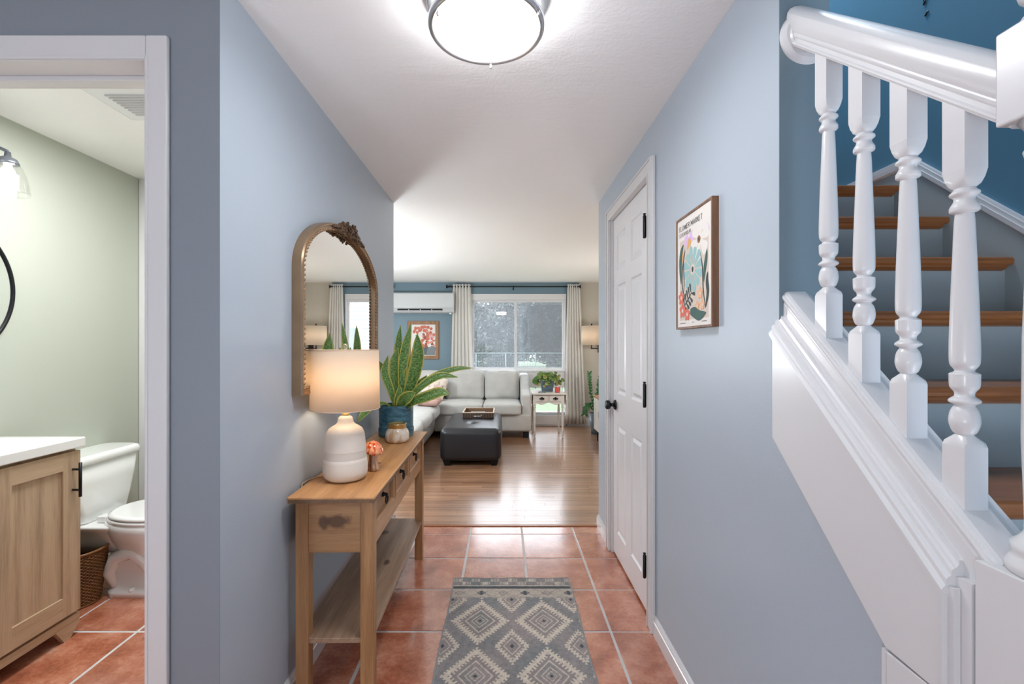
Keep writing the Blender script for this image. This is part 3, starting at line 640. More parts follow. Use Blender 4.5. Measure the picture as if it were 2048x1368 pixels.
# ---------------------------------------------------------- TABLE LAMP
TL = thing('table_lamp', 'cream stoneware table lamp with lit linen drum shade', 'lamp', (-0.628, 1.83, TZ))
bm = bmesh.new(); prof = [(0, 0.0), (0.050, 0.0005), (0.072, 0.006), (0.082, 0.018), (0.086, 0.035), (0.0855, 0.055), (0.0835, 0.075), (0.082, 0.0875)]
lathe(bm, prof, 56); lathe(bm, [(0.0812, 0.0875), (0.079, 0.118)], 56, cap=False, mi=1)
lathe(bm, [(0.080, 0.118), (0.077, 0.15), (0.0745, 0.172), (0.0715, 0.188), (0.064, 0.202), (0.050, 0.212), (0.037, 0.219), (0.031, 0.228), (0.0285, 0.240), (0.026, 0.247), (0.019, 0.252), (0.017, 0.254)], 56, cap=False)
obj('lamp_base', bm, ['lamp_white', 'lamp_band'], TL, smooth=True)
bm = bmesh.new(); lathe(bm, [(0.016, 0.250), (0.016, 0.262), (0.008, 0.264), (0.008, 0.30), (0.014, 0.302), (0.014, 0.335), (0, 0.336)], 20); obj('socket', bm, 'brass', TL)
bm = bmesh.new(); lathe(bm, [(0.012, 0.335), (0.020, 0.35), (0.028, 0.38), (0.026, 0.405), (0.014, 0.42), (0, 0.423)], 20, cap=False); obj('bulb', bm, emit('warm_lit_bulb', (1, 0.80, 0.55, 1), 5), TL)
bm = bmesh.new(); lathe(bm, [(0.1335, 0.282), (0.1285, 0.514)], 64, cap=False); o = obj('lamp_shade', bm, 'shade', TL, smooth=True)
o.modifiers.new('thick', 'SOLIDIFY').thickness = 0.0012
TAPE = plain('cream_tape', rgb(226, 200, 176), 0.8)
bm = bmesh.new(); ring_tube(bm, (0, 0, 0.282), 0.1335, 0.0012, 'z', 64, 6); obj('shade_rim', bm, TAPE, TL)
bm = bmesh.new(); ring_tube(bm, (0, 0, 0.514), 0.1285, 0.0012, 'z', 64, 6)
for a in (0, 2.1, 4.2): tube(bm, [(0, 0, 0.506), (0.128*math.cos(a), 0.128*math.sin(a), 0.512)], 0.0014, 6)
obj('shade_rim', bm, TAPE, TL)
bm = bmesh.new(); lathe(bm, [(0.004, 0.500), (0.004, 0.515), (0.010, 0.520), (0.0125, 0.528), (0.010, 0.537), (0, 0.541)], 20); obj('finial', bm, 'glass', TL); 
lamp('table_lamp_bulb', 'POINT', (-0.628, 1.83, TZ+0.395), 0.85, (1.0, 0.78, 0.56), 0.05)
bm = bmesh.new(); tube(bm, [(-0.700, 1.86, TZ+0.003), (-0.745, 1.84, TZ+0.004), (-0.766, 1.80, TZ+0.004), (-0.770, 1.76, TZ+0.002), (-0.771, 1.74, TZ-0.05), (-0.771, 1.74, 0.45)], 0.0025, 8)
tag(obj('lamp_cord', bm, plain('clear_gold_cord', rgb(180, 150, 110), 0.4)), 'thin cord running from the table lamp to the wall', 'cord')
# ---------------------------------------------------------- MUSHROOM
MU = thing('mushroom_figurine', 'small ceramic mushroom with orange cap and striped stem', 'figurine', (-0.553, 1.955, TZ))
def streaks(name, a, b, sc, rough):
    m, nt, bb = newmat(name); v = coords(nt, sc); f = noise_n(nt, v, 60, 3, 0.6); nt.links.new(ramp(nt, f, [(0.4, a), (0.6, b)]), bb.inputs['Base Color']); bb.inputs['Roughness'].default_value = rough; return m
bm = bmesh.new(); lathe(bm, [(0, 0), (0.022, 0.0), (0.0245, 0.004), (0.0235, 0.014), (0.019, 0.04), (0.018, 0.060), (0.020, 0.078), (0, 0.080)], 28)
obj('stem', bm, streaks('brown_streaked_glaze', rgb(120, 74, 48), rgb(206, 172, 142), (1, 1, 0.08), 0.25), MU)
bm = bmesh.new(); lathe(bm, [(0.015, 0.082), (0.034, 0.074), (0.042, 0.076), (0.043, 0.082), (0.041, 0.092), (0.034, 0.108), (0.022, 0.120), (0.009, 0.1255), (0, 0.126)], 36)
for v in bm.verts:
    a = math.atan2(v.co.y, v.co.x); r = math.hypot(v.co.x, v.co.y); v.co.z += 0.003*math.sin(6*a)*(r/0.043)**3 - 0.10*v.co.x*(r/0.043)
obj('cap', bm, streaks('orange_streaked_glaze', rgb(206, 62, 22), rgb(244, 176, 128), (1.4, 1.4, 0.5), 0.15), MU, smooth=True)
# ---------------------------------------------------------- CANDLE JAR
CJ = thing('candle_jar', 'squat mercury glass candle jar with brass lid', 'candle', (-0.585, 2.54, TZ))
bm = bmesh.new(); lathe(bm, [(0, 0), (0.050, 0), (0.060, 0.006), (0.0645, 0.02), (0.0645, 0.045), (0.060, 0.062), (0.051, 0.074), (0.047, 0.078)], 48, cap=False)
obj('jar', bm, streaks('mottled_pearl_glass', rgb(206, 178, 138), rgb(238, 228, 216), (0.5, 0.5, 0.22), 0.16), CJ, smooth=True)
bm = bmesh.new(); lathe(bm, [(0.047, 0.076), (0.0485, 0.078), (0.0485, 0.096), (0.050, 0.097), (0.050, 0.102), (0.047, 0.103), (0.046, 0.097), (0, 0.097)], 48); obj('lid', bm, 'brass', CJ)
# ---------------------------------------------------------- SNAKE PLANT
SP = thing('snake_plant', 'snake plant with yellow edged leaves in a blue ribbed pot', 'plant', (-0.634, 2.725, TZ))
def pot_mat():
    m, nt, b = newmat('blue_reactive_glaze'); v = coords(nt, (1, 1, 2.2)); f = noise_n(nt, v, 14, 6, 0.65)
    nt.links.new(ramp(nt, f, [(0.35, rgb(44, 76, 92)), (0.52, rgb(66, 114, 134)), (0.68, rgb(104, 150, 162))]), b.inputs['Base Color']); b.inputs['Roughness'].default_value = 0.28; return m
M['blueglaze'] = pot_mat()
bm = bmesh.new(); prof = [(0.0, 0.012), (0.094, 0.012)]
for i in range(0, 53): z = 0.016+i*0.0031; prof.append((0.0985+0.0009*math.sin(i*PI/1.5)+0.0015*i/52, z))
prof += [(0.0995, 0.180), (0.097, 0.183), (0.094, 0.180), (0.093, 0.150)]; lathe(bm, prof, 72, cap=False); obj('pot', bm, 'blueglaze', SP, smooth=True)
bm = bmesh.new(); lathe(bm, [(0, 0), (0.099, 0), (0.102, 0.004), (0.1035, 0.044), (0.1030, 0.048), (0.1000, 0.047), (0.0995, 0.010), (0, 0.008)], 56, cap=False); obj('saucer', bm, 'blueglaze', SP, smooth=True)
bm = bmesh.new(); lathe(bm, [(0.0935, 0.158), (0.05, 0.164), (0, 0.166)], 32, cap=False); obj('soil', bm, 'soil', SP)
def leaf(name, P, W, face, mat, parent, cup=0.18, taper=None, seg=24, thick=0.0018, twist=0.0):
    pts = catmull(P, seg); bm = bmesh.new(); uvl = bm.loops.layers.uv.new('UVMap'); rows = []; us = (0, 0.14, 0.32, 0.5, 0.68, 0.86, 1)
    for i, p in enumerate(pts):
        t = i/seg; tan = (pts[min(i+1, seg)]-pts[max(i-1, 0)]).normalized(); f = Vector(face)
        if twist: f = Matrix.Rotation(twist*t, 3, tan) @ f
        side = tan.cross(f).normalized(); nrm = side.cross(tan).normalized()
        ww = W*(0.42+0.58*min(1, t/0.45)) if t < 0.62 else W*max(0.02, (1-((t-0.62)/0.38)**2.0))
        if taper: ww = W*taper(t)
        rows.append(([bm.verts.new(p+side*((u-0.5)*ww)+nrm*(cup*ww*((2*u-1)**2))) for u in us], t))
    for i in range(len(rows)-1):
        for k in range(len(us)-1):
            f = bm.faces.new((rows[i][0][k], rows[i][0][k+1], rows[i+1][0][k+1], rows[i+1][0][k])); f.smooth = True
            for l, uv in zip(f.loops, ((us[k], rows[i][1]), (us[k+1], rows[i][1]), (us[k+1], rows[i+1][1]), (us[k], rows[i+1][1]))): l[uvl].uv = uv
    me = bpy.data.meshes.new(name); bm.to_mesh(me); bm.free(); me.materials.append(M[mat]); o = bpy.data.objects.new(name, me); COL.objects.link(o); o.parent = parent
    s = o.modifiers.new('thick', 'SOLIDIFY'); s.thickness = thick; return o
F = (0.15, -1, 0.05); LV = []
def q(u, v, dy=0): return ((u-865)/5.7/337, dy, (980-v)/5.7/337+0.178)
LV = [  # points in leaf drawing units, width m, facing
 ([q(890, 1030, .03), q(872, 700, .05), q(858, 350, .07), q(880, 62, .08)], .042, (.1, -1, 0)),
 ([q(905, 1030, .0), q(915, 750, .0), q(950, 380, .02), q(1022, 42, .04)], .052, (.5, -1, 0)),
 ([q(885, 1030, -.02), q(868, 780, -.03), q(858, 520, -.03), q(890, 320, -.02)], .050, (-.1, -1, 0)),
 ([q(925, 1030, .0), q(1045, 740, -.02), q(1125, 440, -.03), q(1115, 165, -.03)], .072, (-.15, -1, .1)),
 ([q(915, 1030, .02), q(985, 750, .03), q(1020, 560, .05), q(1060, 325, .06)], .052, (-.3, -1, 0)),
 ([q(880, 1030, -.03), q(822, 800, -.05), q(762, 600, -.06), q(802, 412, -.06)], .040, (.6, -1, 0)),
 ([q(870, 1030, .03), q(800, 780, .03), q(715, 600, .03), q(655, 480, .03)], .036, (.0, -1, .2)),
 ([q(930, 1030, .03), q(1100, 790, .03), q(1320, 640, .06), q(1540, 575, .08), q(1722, 565, .09)], .034, (.1, -.8, .5)),
 ([q(930, 1020, -.02), q(1090, 830, -.04), q(1250, 700, -.04), q(1400, 640, -.03), q(1572, 660, -.01)], .042, (.2, -.8, .5)),
 ([q(930, 1040, -.04), q(1080, 930, -.06), q(1240, 870, -.08), q(1390, 820, -.09), q(1495, 835, -.09)], .058, (0, -.9, .45)),
 ([q(915, 1040, -.05), q(960, 930, -.08), q(1030, 870, -.10), q(1120, 815, -.10)], .060, (.3, -1, .3)),
 ([q(925, 1030, .0), q(1040, 850, .0), q(1130, 740, .01), q(1215, 640, .01)], .034, (-.2, -1, .3)),
 ([q(895, 1030, -.05), q(900, 930, -.065), q(925, 840, -.065), q(928, 745, -.06)], .034, (.2, -1, 0)),
 ([(-.01, -.03, .165), (-.055, -.10, .200), (-.095, -.21, .185), (-.112, -.28, .160), (-.120, -.33, .135)], .036, (.2, -.5, .8)),
 ([q(905, 1030, .01), q(945, 800, .015), q(985, 640, .02), q(1000, 500, .02)], .040, (.2, -1, 0)),
 ([q(860, 1030, .04), q(800, 860, .08), q(720, 700, .11), q(640, 560, .13)], .040, (.6, -1, .2)),
]
for P, W, f in LV: leaf('leaf', P, W*1.15, f, 'snake', SP)

# ---------------------------------------------------------- ARCHED MIRROR
MI = thing('arched_mirror', 'arched wall mirror in beaded antique gold frame with carved crest', 'mirror', (XL, 2.20, 1.10))
A_, B_, ZA = 0.513, 0.262, 0.48
def arch(ins, n=48):
    pts = [(-A_+ins, ins), (-A_+ins, ZA*0.5)]
    pts += [(-(A_-ins)*math.cos(PI*i/n), ZA+(B_-ins)*math.sin(PI*i/n)) for i in range(n+1)]
    pts += [(A_-ins, ZA*0.5), (A_-ins, ins)]; return pts
bm = bmesh.new(); rings = []
for ins, x in ((0.0, 0.0), (0.0, 0.034), (0.004, 0.040), (0.010, 0.042), (0.014, 0.037), (0.022, 0.036), (0.024, 0.032), (0.026, 0.020), (0.026, 0.014)):
    rings.append([(x, yy, zz) for yy, zz in arch(ins)])
loft(bm, rings, cap=False, smooth=True); o = obj('frame', bm, 'gold_frame', MI); o.modifiers.new('split', 'EDGE_SPLIT').split_angle = 0.5
bm = bmesh.new(); vs = [bm.verts.new((0.016, yy, zz)) for yy, zz in arch(0.028)]; bm.faces.new(vs); obj('mirror_glass', bm, 'mirror', MI)
bm = bmesh.new(); pts = arch(0.0265, 96); L = [Vector((0.034, a, b)) for a, b in pts]+[Vector((0.034, *pts[0]))]; acc = 0; step = 0.0185
bead = bmesh.new(); bmesh.ops.create_icosphere(bead, subdivisions=1, radius=0.0072); bme = bpy.data.meshes.new('b'); bead.to_mesh(bme); bead.free()
def resample(L, step):
    out = [L[0]]; rem = step
    for a, b in zip(L, L[1:]):
        d = (b-a).length; s = 0
        while d-s >= rem: s += rem; out.append(a+(b-a)*(s/d)); rem = step
        rem -= d-s
    return out
bm.free(); bm = bmesh.new()
for p in resample(L, step):
    n0 = len(bm.verts); bm.from_mesh(bme); bm.verts.ensure_lookup_table()
    for v in bm.verts[n0:]: v.co += p
o = obj('beading', bm, 'gold_frame', MI, smooth=True); o['kind'] = 'stuff'
bm = bmesh.new(); random.seed(3)
for i in range(120):
    t = random.uniform(-1, 1); yy = t*0.185; base = ZA+B_*math.sqrt(max(0, 1-(yy/A_)**2)); zz = base-0.022+random.uniform(-0.020, 0.046)*(1-abs(t)**2.4)
    sz = random.uniform(0.010, 0.018)*(1-0.35*abs(t)); n0 = len(bm.verts); x = 0.036+random.uniform(0, 0.022)*(1-t*t)
    softbox(bm, (x, yy, zz), (sz*0.9, sz*1.2, sz*1.5), sz*0.40, n=2, rot=Matrix.Rotation(t*1.1+random.uniform(-.7, .7), 3, 'X') @ Matrix.Rotation(random.uniform(-.5, .5), 3, 'Y'))
for s in (-1, 1):
    for k in range(5):
        yy = s*(0.12+0.022*k); base = ZA+B_*math.sqrt(1-(yy/A_)**2)
        softbox(bm, (0.044, yy, base-0.012), (0.014, 0.03, 0.013), 0.006, n=2, rot=Matrix.Rotation(-s*0.35, 3, 'X'))
obj('crest_carving', bm, 'bronze_leaf', MI, smooth=True)
# switch plate
SW = thing('light_switch', 'white double light switch plate behind the snake plant', 'light switch', (XL, 3.03, 1.105))
box('plate', (0, -0.062, -0.062), (0.006, 0.062, 0.062), 'plastic', SW, 0.002)
for s in (-0.024, 0.024): box('toggle', (0.005, s-0.011, -0.030), (0.012, s+0.011, 0.030), 'plastic', SW, 0.002)

# ---------------------------------------------------------- FLOWER POSTER (right wall)
FP = thing('flower_poster', 'walnut framed poster of cut out flowers with lettering at top', 'picture', (XR, 1.5955, 1.347))
PWd, PH = 0.301, 0.412
# local: y along wall (0 near .. ) we look from -x ; u to the viewer's right = -y
boxes('frame', [((-0.022, -PWd/2, 0), (0, -PWd/2+0.008, PH)), ((-0.022, PWd/2-0.008, 0), (0, PWd/2, PH)), ((-0.022, -PWd/2+0.008, 0), (0, PWd/2-0.008, 0.008)), ((-0.022, -PWd/2+0.008, PH-0.008), (0, PWd/2-0.008, PH))], 'frame_wood', FP, 0.0008)
pm = {k: plain('poster_'+k, c, 0.6) for k, c in dict(cream=rgb(222, 206, 194), white=rgb(228, 222, 216), aqua=rgb(146, 186, 186), dark=rgb(34, 52, 54), green=rgb(44, 84, 76), ochre=rgb(218, 166, 100), lilac=rgb(214, 178, 222), coral=rgb(214, 98, 76), peach=rgb(232, 172, 128), brown=rgb(150, 96, 60), ink=rgb(60, 54, 54), sand=rgb(208, 192, 178)).items()}
order = list(pm)
def art(name, parent, W, Hh, shapes, x0, order=order, pmats=pm, flip='x'):
    """shapes: list of (colour, polygon in (u,v) 0..1 viewer space); each a thin raised layer"""
    bm = bmesh.new()
    n = 0; last = None
    for c, poly in shapes:
        if c != last or c not in ('ink',): n += 1 if c != last else 0.12
        last = c
        if flip == 'x': vs = [bm.verts.new((x0-0.00003*n, (0.5-u)*W, v*Hh)) for u, v in poly]
        else: vs = [bm.verts.new(((u-0.5)*W, x0-0.00004*n, v*Hh)) for u, v in poly]
        try: f = bm.faces.new(vs); f.material_index = order.index(c)
        except ValueError: pass
    o = obj(name, bm, [pmats[k] for k in order], parent); return o
def ell(cx, cy, rx, ry, a=0, n=18, wob=0, k=3, asp=1.37):
    out = []
    for i in range(n):
        t = 2*PI*i/n; r = 1+wob*math.cos(k*t); x, y = rx*r*math.cos(t), ry*r*math.sin(t)
        out.append((cx+x*math.cos(a)-y*math.sin(a), cy+(x*math.sin(a)+y*math.cos(a))/asp))
    return out
def petal(cx, cy, L0, L1, w, a, asp=1.37, n=8):
    pts = []
    prof = [(0, .25), (.3, .55), (.6, .9), (.82, 1), (.95, .7), (1, 0)]
    left = [(L0+(L1-L0)*t, w*k) for t, k in prof]; full = left+[(x, -y) for x, y in reversed(left[:-1])]
    return [(cx+x*math.cos(a)-y*math.sin(a), cy+(x*math.sin(a)+y*math.cos(a))/asp) for x, y in full]
def strip(pts, ws):
    P = [Vector((a, b)) for a, b in pts]; Lf, Rt = [], []
    for i, p in enumerate(P):
        t = (P[min(i+1, len(P)-1)]-P[max(i-1, 0)]).normalized(); n = Vector((-t.y, t.x)); Lf.append(tuple(p+n*ws[i])); Rt.append(tuple(p-n*ws[i]))
    return Lf+Rt[::-1]
def quadstrip(shapes, c, pts, ws):
    P = [Vector((a, b)) for a, b in pts]; prev = None
    for i, p in enumerate(P):
        t = (P[min(i+1, len(P)-1)]-P[max(i-1, 0)]).normalized(); n = Vector((-t.y, t.x)); cur = (tuple(p+n*ws[i]), tuple(p-n*ws[i]))
        if prev: shapes.append((c, [prev[0], cur[0], cur[1], prev[1]]))
        prev = cur
def smooth2(pts, n=14): return [(v.x, v.y) for v in catmull([(a, b, 0) for a, b in pts], n)]
S = [('white', [(0, 0), (1, 0), (1, 1), (0, 1)]), ('sand', [(.08, .06), (.92, .06), (.92, .80), (.08, .80)])]
for cx, cy in ((.30, .80), (.46, .81), (.86, .80)):
    for k in range(5): S.append(('lilac', ell(cx+.045*math.cos(k*1.26), cy-.02+.032*math.sin(k*1.26), .035, .035)))
for cx, cy, a in ((.36, .745, .9), (.22, .655, 2.0), (.42, .655, 1.0)): S.append(('ochre', petal(cx-.04, cy-.05, 0, .15, .055, a)))
for k in range(6): a = k*PI/3+.3; S.append(('white', petal(.68, .735, .03, .25, .085, a)))
S += [('brown', ell(.66, .735, .045, .045)), ('ink', ell(.66, .735, .02, .02))]
for k in range(12): a = k*PI/6+.2; S.append(('aqua', petal(.48, .50, .07, .27+.02*(k % 2), .050, a)))
S += [('cream', ell(.48, .50, .055, .055)), ('dark', ell(.48, .50, .030, .035))]
for c, pts, wmax in (('green', [(.12, .40), (.10, .55), (.12, .68), (.20, .76)], .045), ('dark', [(.24, .25), (.16, .38), (.17, .55), (.26, .70)], .015), ('dark', [(.24, .72), (.20, .60), (.22, .40), (.20, .30)], .012),
                      ('dark', [(.70, .62), (.76, .48), (.78, .30), (.84, .14)], .014), ('green', [(.80, .36), (.82, .46), (.86, .55), (.88, .62)], .035), ('dark', [(.84, .14), (.90, .26), (.88, .36), (.90, .43)], .035),
                      ('dark', [(.20, .18), (.32, .23), (.46, .30)], .010)):
    p = smooth2(pts); n = len(p)-1; quadstrip(S, c, p, [wmax*(0.12+0.88*math.sin(PI*i/n)**0.8) for i in range(n+1)])
for k in range(5):
    x = .24+.05*k; y = .19+.026*k
    S.append(('dark', petal(x, y, .01, .13, .022, 1.9))); S.append(('dark', petal(x, y, .01, .12, .022, -.7 if k < 4 else -.2)))
for cx, cy, s, c in ((.13, .27, .08, 'coral'), (.17, .15, .085, 'coral'), (.32, .11, .075, 'coral'), (.70, .27, .06, 'peach'), (.62, .17, .05, 'peach'), (.76, .17, .055, 'peach')):
    S.append((c, ell(cx, cy, s, s, .3, 25, .22, 5))); S.append(('cream', ell(cx, cy, s*.33, s*.33)))
p = smooth2([(.42, .13), (.55, .115), (.68, .085), (.86, .10)]); n = len(p)-1; quadstrip(S, 'green', p, [.05*math.sin(PI*min(1, .12+i/n*0.88))**.7 for i in range(n+1)])
# lettering made of thin serif strokes
GL = {'F': [(0, 0, 0, 1), (0, 1, .6, 1), (0, .52, .45, .52)], 'L': [(0, 0, 0, 1), (0, 0, .6, 0)], 'W': [(0, 1, .25, 0), (.25, 0, .5, .9), (.5, .9, .75, 0), (.75, 0, 1, 1)],
      'E': [(0, 0, 0, 1), (0, 1, .6, 1), (0, .5, .45, .5), (0, 0, .6, 0)], 'R': [(0, 0, 0, 1), (0, 1, .4, 1), (.4, 1, .55, .88), (.55, .88, .55, .66), (.55, .66, .4, .52), (.4, .52, 0, .52), (.3, .52, .65, 0)],
      'M': [(0, 0, .06, 1), (.06, 1, .45, .15), (.45, .15, .84, 1), (.84, 1, .9, 0)], 'A': [(0, 0, .38, 1), (.38, 1, .76, 0), (.14, .36, .62, .36)], 'K': [(0, 0, 0, 1), (.55, 1, .02, .42), (.2, .58, .62, 0)], 'T': [(.35, 0, .35, 1), (0, 1, .7, 1)],
      'H': [(0, 0, 0, 1), (.62, 0, .62, 1), (0, .52, .62, .52)]}
def arc(cx, cy, rx, ry, a0, a1, n=10): P = [(cx+rx*math.cos(a0+(a1-a0)*i/n), cy+ry*math.sin(a0+(a1-a0)*i/n)) for i in range(n+1)]; return [(*P[i], *P[i+1]) for i in range(n)]
GL['O'] = arc(.38, .5, .38, .5, 0, 2*PI, 14); GL['C'] = arc(.38, .5, .38, .5, .7, 2*PI-.7, 11); GL['S'] = arc(.27, .74, .25, .25, .5, 4.6, 8)+arc(.27, .26, .25, .25, 1.6, -2.7, 8)
GW = dict(F=.62, L=.62, W=1.0, E=.62, R=.66, M=.92, A=.78, K=.64, T=.72, H=.64, O=.78, C=.70, S=.54)
def write(S, text, u, v, h, c, asp=1.37, sp=.22, wt=.05):
    for ch in text:
        if ch == ' ': u += .45*h*asp; continue
        for (a, b, cc, d) in GL[ch]:
            p0 = (u+a*h*asp, v+b*h); p1 = (u+cc*h*asp, v+d*h); dx, dy = (p1[0]-p0[0])/asp, p1[1]-p0[1]; l = math.hypot(dx, dy) or 1
            t = h*wt*(1.25 if abs(dy) > abs(dx) else 0.7); nx, ny = -dy/l*t*asp, dx/l*t
            S.append((c, [(p0[0]+nx, p0[1]+ny), (p1[0]+nx, p1[1]+ny), (p1[0]-nx, p1[1]-ny), (p0[0]-nx, p0[1]-ny)]))
            if abs(dx) < 0.12*h and h > .02:
                for q0 in (p0, p1): S.append((c, [(q0[0]-.1*h*asp, q0[1]-.022*h), (q0[0]+.1*h*asp, q0[1]-.022*h), (q0[0]+.1*h*asp, q0[1]+.022*h), (q0[0]-.1*h*asp, q0[1]+.022*h)]))
        u += (GW[ch]+sp)*h*asp
write(S, 'FLOWER MARKET', .07, .893, .044, 'ink', wt=.055); write(S, 'STOCKHOLM', .07, .838, .032, 'ink', wt=.055)
for (u, wd) in ((.10, .17), (.48, .04), (.74, .14)):
    k = u
    while k < u+wd: S.append(('ink', [(k, .03), (k+.008, .03), (k+.008, .037), (k, .037)])); k += .014
art('print', FP, PWd-0.016, PH-0.016, S, -0.0185).location = (0, 0, 0.008)

# ---------------------------------------------------------- RUG
rw, rl = 0.632, 1.62; RX0, RY1 = -0.270, 2.530
CREAM = Vector((s2l(204), s2l(192), s2l(178))); BL = Vector((s2l(126), s2l(127), s2l(128))); TP = Vector((s2l(150), s2l(140), s2l(138))); DK = Vector((s2l(72), s2l(78), s2l(82)))
def rugcol(x, y):
    d = RY1-y; nz = noise.noise(Vector((x*60, y*60, 1.3))); n2 = noise.noise(Vector((x*6, y*5, 4.1))); n3 = noise.noise(Vector((x*240, y*240, 9)))
    base = BL.lerp(TP, max(0, min(1, .5+n2*1.4)))
    col = base; wob = 0.05*noise.noise(Vector((x*110, y*110, 2)))
    sd = min(x-RX0, RX0+rw-x)
    if d < 0.082:
        row = 0 if d < 0.042 else 1; per = 0.10; ph = ((x-RX0)/per+row*0.5) % 1.0; col = base.lerp(DK, .25)
        if ph < .5 and ((x*1000) % 8) < 3.4 and 0.010 < d < 0.074: col = CREAM
    elif d < 0.088: col = CREAM
    elif d < 0.114: col = DK
    elif d < 0.200:
        col = CREAM*0.74; per = 0.1125; u = ((x-RX0-0.045)/per); k = round(u); u = (u-k)*per; v = d-0.155; dd = abs(u)/0.030+abs(v)/0.026
        if k % 2: col = DK if dd < .85 else col
        elif .65 < dd < .95 or dd < .25: col = TP*0.8
        z = abs(v)/0.034+abs(abs(u)-per/2)/0.05
        if .9 < z < 1.05: col = TP
        if d > .19 and nz > 0: col = base
    else:
        px, py = 0.297, 0.357
        ux = (x+0.1077)/px; uy = (y-2.134)/py; kx, ky = round(ux), round(uy); ax, ay = abs(ux-kx)*px, abs(uy-ky)*py
        big = ax/0.136+ay/0.172
        ux2, uy2 = ux-.5, uy-.5; kx2, ky2 = round(ux2), round(uy2); bx_, by_ = abs(ux2-kx2)*px, abs(uy2-ky2)*py; sm = bx_/0.074+by_/0.112
        jag = 0.06*(1 if (math.sin((ax-ay)*260) > 0) else -1)*1.0+wob
        if 0.72+jag < big < 0.98+jag*.7: col = CREAM
        elif big < .72:
            col = TP*0.92 if big > .5 else base
            if .47 < big < .53 or .27 < big < .31 or .14 < big < .17: col = CREAM*0.9
            if big < .06: col = DK
        elif 0.74+jag*1.2 < sm < 1.0+jag: col = CREAM
        elif sm < .74:
            col = TP*0.95
            if .44 < sm < .52: col = CREAM*.9
            if sm < .13: col = DK
    if sd < 0.007: col = BL*1.35
    k = 1.04+0.20*nz+0.38*n3; return (col[0]*k, col[1]*k, col[2]*k, 1)
nx, ny = 232, 580; verts = []; cols = []
for j in range(ny+1):
    y = RY1-rl+rl*j/ny
    for i in range(nx+1):
        x = RX0+rw*i/nx; wv = 0.0025*math.sin(y*9)*(1 if i in (0, nx) else 1); e = 0.004 if j == ny else 0
        verts.append((x+wv, y+(0.004*math.sin(x*22) if j == ny else 0), 0.0068+0.0006*noise.noise(Vector((x*30, y*30, 0)))+0.0005*noise.noise(Vector((x*200, y*200, 3))))); cols.append(rugcol(x, y))
faces = [(j*(nx+1)+i, j*(nx+1)+i+1, (j+1)*(nx+1)+i+1, (j+1)*(nx+1)+i) for j in range(ny) for i in range(nx)]
bn = len(verts); border = [i for i in range(nx+1)]+[(j+1)*(nx+1)-1 for j in range(1, ny+1)]+[ny*(nx+1)+i for i in range(nx-1, -1, -1)]+[j*(nx+1) for j in range(ny-1, 0, -1)]
for b in border: v = verts[b]; verts.append((v[0], v[1], 0.0005)); cols.append((BL[0]*1.2, BL[1]*1.2, BL[2]*1.2, 1))
nb = len(border)
for k in range(nb): faces.append((border[k], bn+k, bn+(k+1) % nb, border[(k+1) % nb]))
me = bpy.data.meshes.new('rug'); me.from_pydata(verts, [], faces); ca = me.color_attributes.new('tint', 'FLOAT_COLOR', 'POINT')
ca.data.foreach_set('color', [c for t in cols for c in t]); me.materials.append(attr_mat('woven_rug', 0.95, (500, 0.6)))
o = bpy.data.objects.new('rug', me); COL.objects.link(o); tag(o, 'grey and cream runner rug with diamond pattern on terracotta tiles', 'rug')
for p in me.polygons: p.use_smooth = True

# ---------------------------------------------------------- BATHROOM
VA = thing('vanity', 'light oak bathroom vanity with black bar pull', 'cabinet', (-2.298, 1.40, 0))
vd, vl = 0.398, 0.66   # depth, length; front face x = vd
box('cabinet_body', (0, 0.0, 0.09), (vd-0.02, vl, 0.832), 'vanity_z', VA)
bm = bmesh.new(); prism(bm, [(0.0, 0.0), (0.05, 0.0), (0.075, 0.062), (vl-0.11, 0.062), (vl-0.072, 0.0), (vl-0.045, 0.0), (vl, 0.055), (vl, 0.095), (0, 0.095)], 'x', vd-0.020, vd); obj('base_rail', bm, 'vanity_y', VA)
for lo, hi in (((0, vl-0.05, 0), (0.05, vl, 0.09)), ((0, 0, 0), (0.05, 0.05, 0.09)), ((vd-0.06, 0, 0), (vd-0.02, 0.05, 0.09))): box('foot', lo, hi, 'vanity_z', VA)
vdoor = boxes('door', [((vd-0.019, 0.31, 0.110), (vd-0.004, vl-0.003, 0.820))], 'vanity_z', VA)
box('stile', (vd-0.004, vl-0.083, 0.110), (vd+0.006, vl-0.003, 0.820), 'vanity_z', vdoor); box('stile', (vd-0.004, 0.31, 0.110), (vd+0.006, 0.37, 0.820), 'vanity_z', vdoor)
box('rail', (vd-0.004, 0.37, 0.110), (vd+0.006, vl-0.083, 0.195), 'vanity_y', vdoor); box('rail', (vd-0.004, 0.37, 0.745), (vd+0.006, vl-0.083, 0.820), 'vanity_y', vdoor)
bm = bmesh.new(); tube(bm, [(vd+0.040, vl-0.040, 0.622), (vd+0.040, vl-0.040, 0.772)], 0.0062, 12)
for z in (0.652, 0.742): tube(bm, [(vd+0.004, vl-0.040, z), (vd+0.040, vl-0.040, z)], 0.005, 8)
obj('bar_pull', bm, 'black', vdoor)
vdoor2 = boxes('door', [((vd-0.019, 0.003, 0.110), (vd-0.004, 0.307, 0.820)), ((vd-0.004, 0.003, 0.110), (vd+0.006, 0.07, 0.82)), ((vd-0.004, 0.25, 0.110), (vd+0.006, 0.307, 0.82)), ((vd-0.004, 0.07, 0.110), (vd+0.006, 0.25, 0.195)), ((vd-0.004, 0.07, 0.745), (vd+0.006, 0.25, 0.82))], 'vanity_z', VA)
VT = thing('sink', 'white sink top on the light oak vanity', 'sink', (-2.298, 1.40, 0.834))
bm = bmesh.new(); ox0, ox1, oy0, oy1 = 0.0, vd+0.018, -0.006, vl+0.010; hh = 0.043
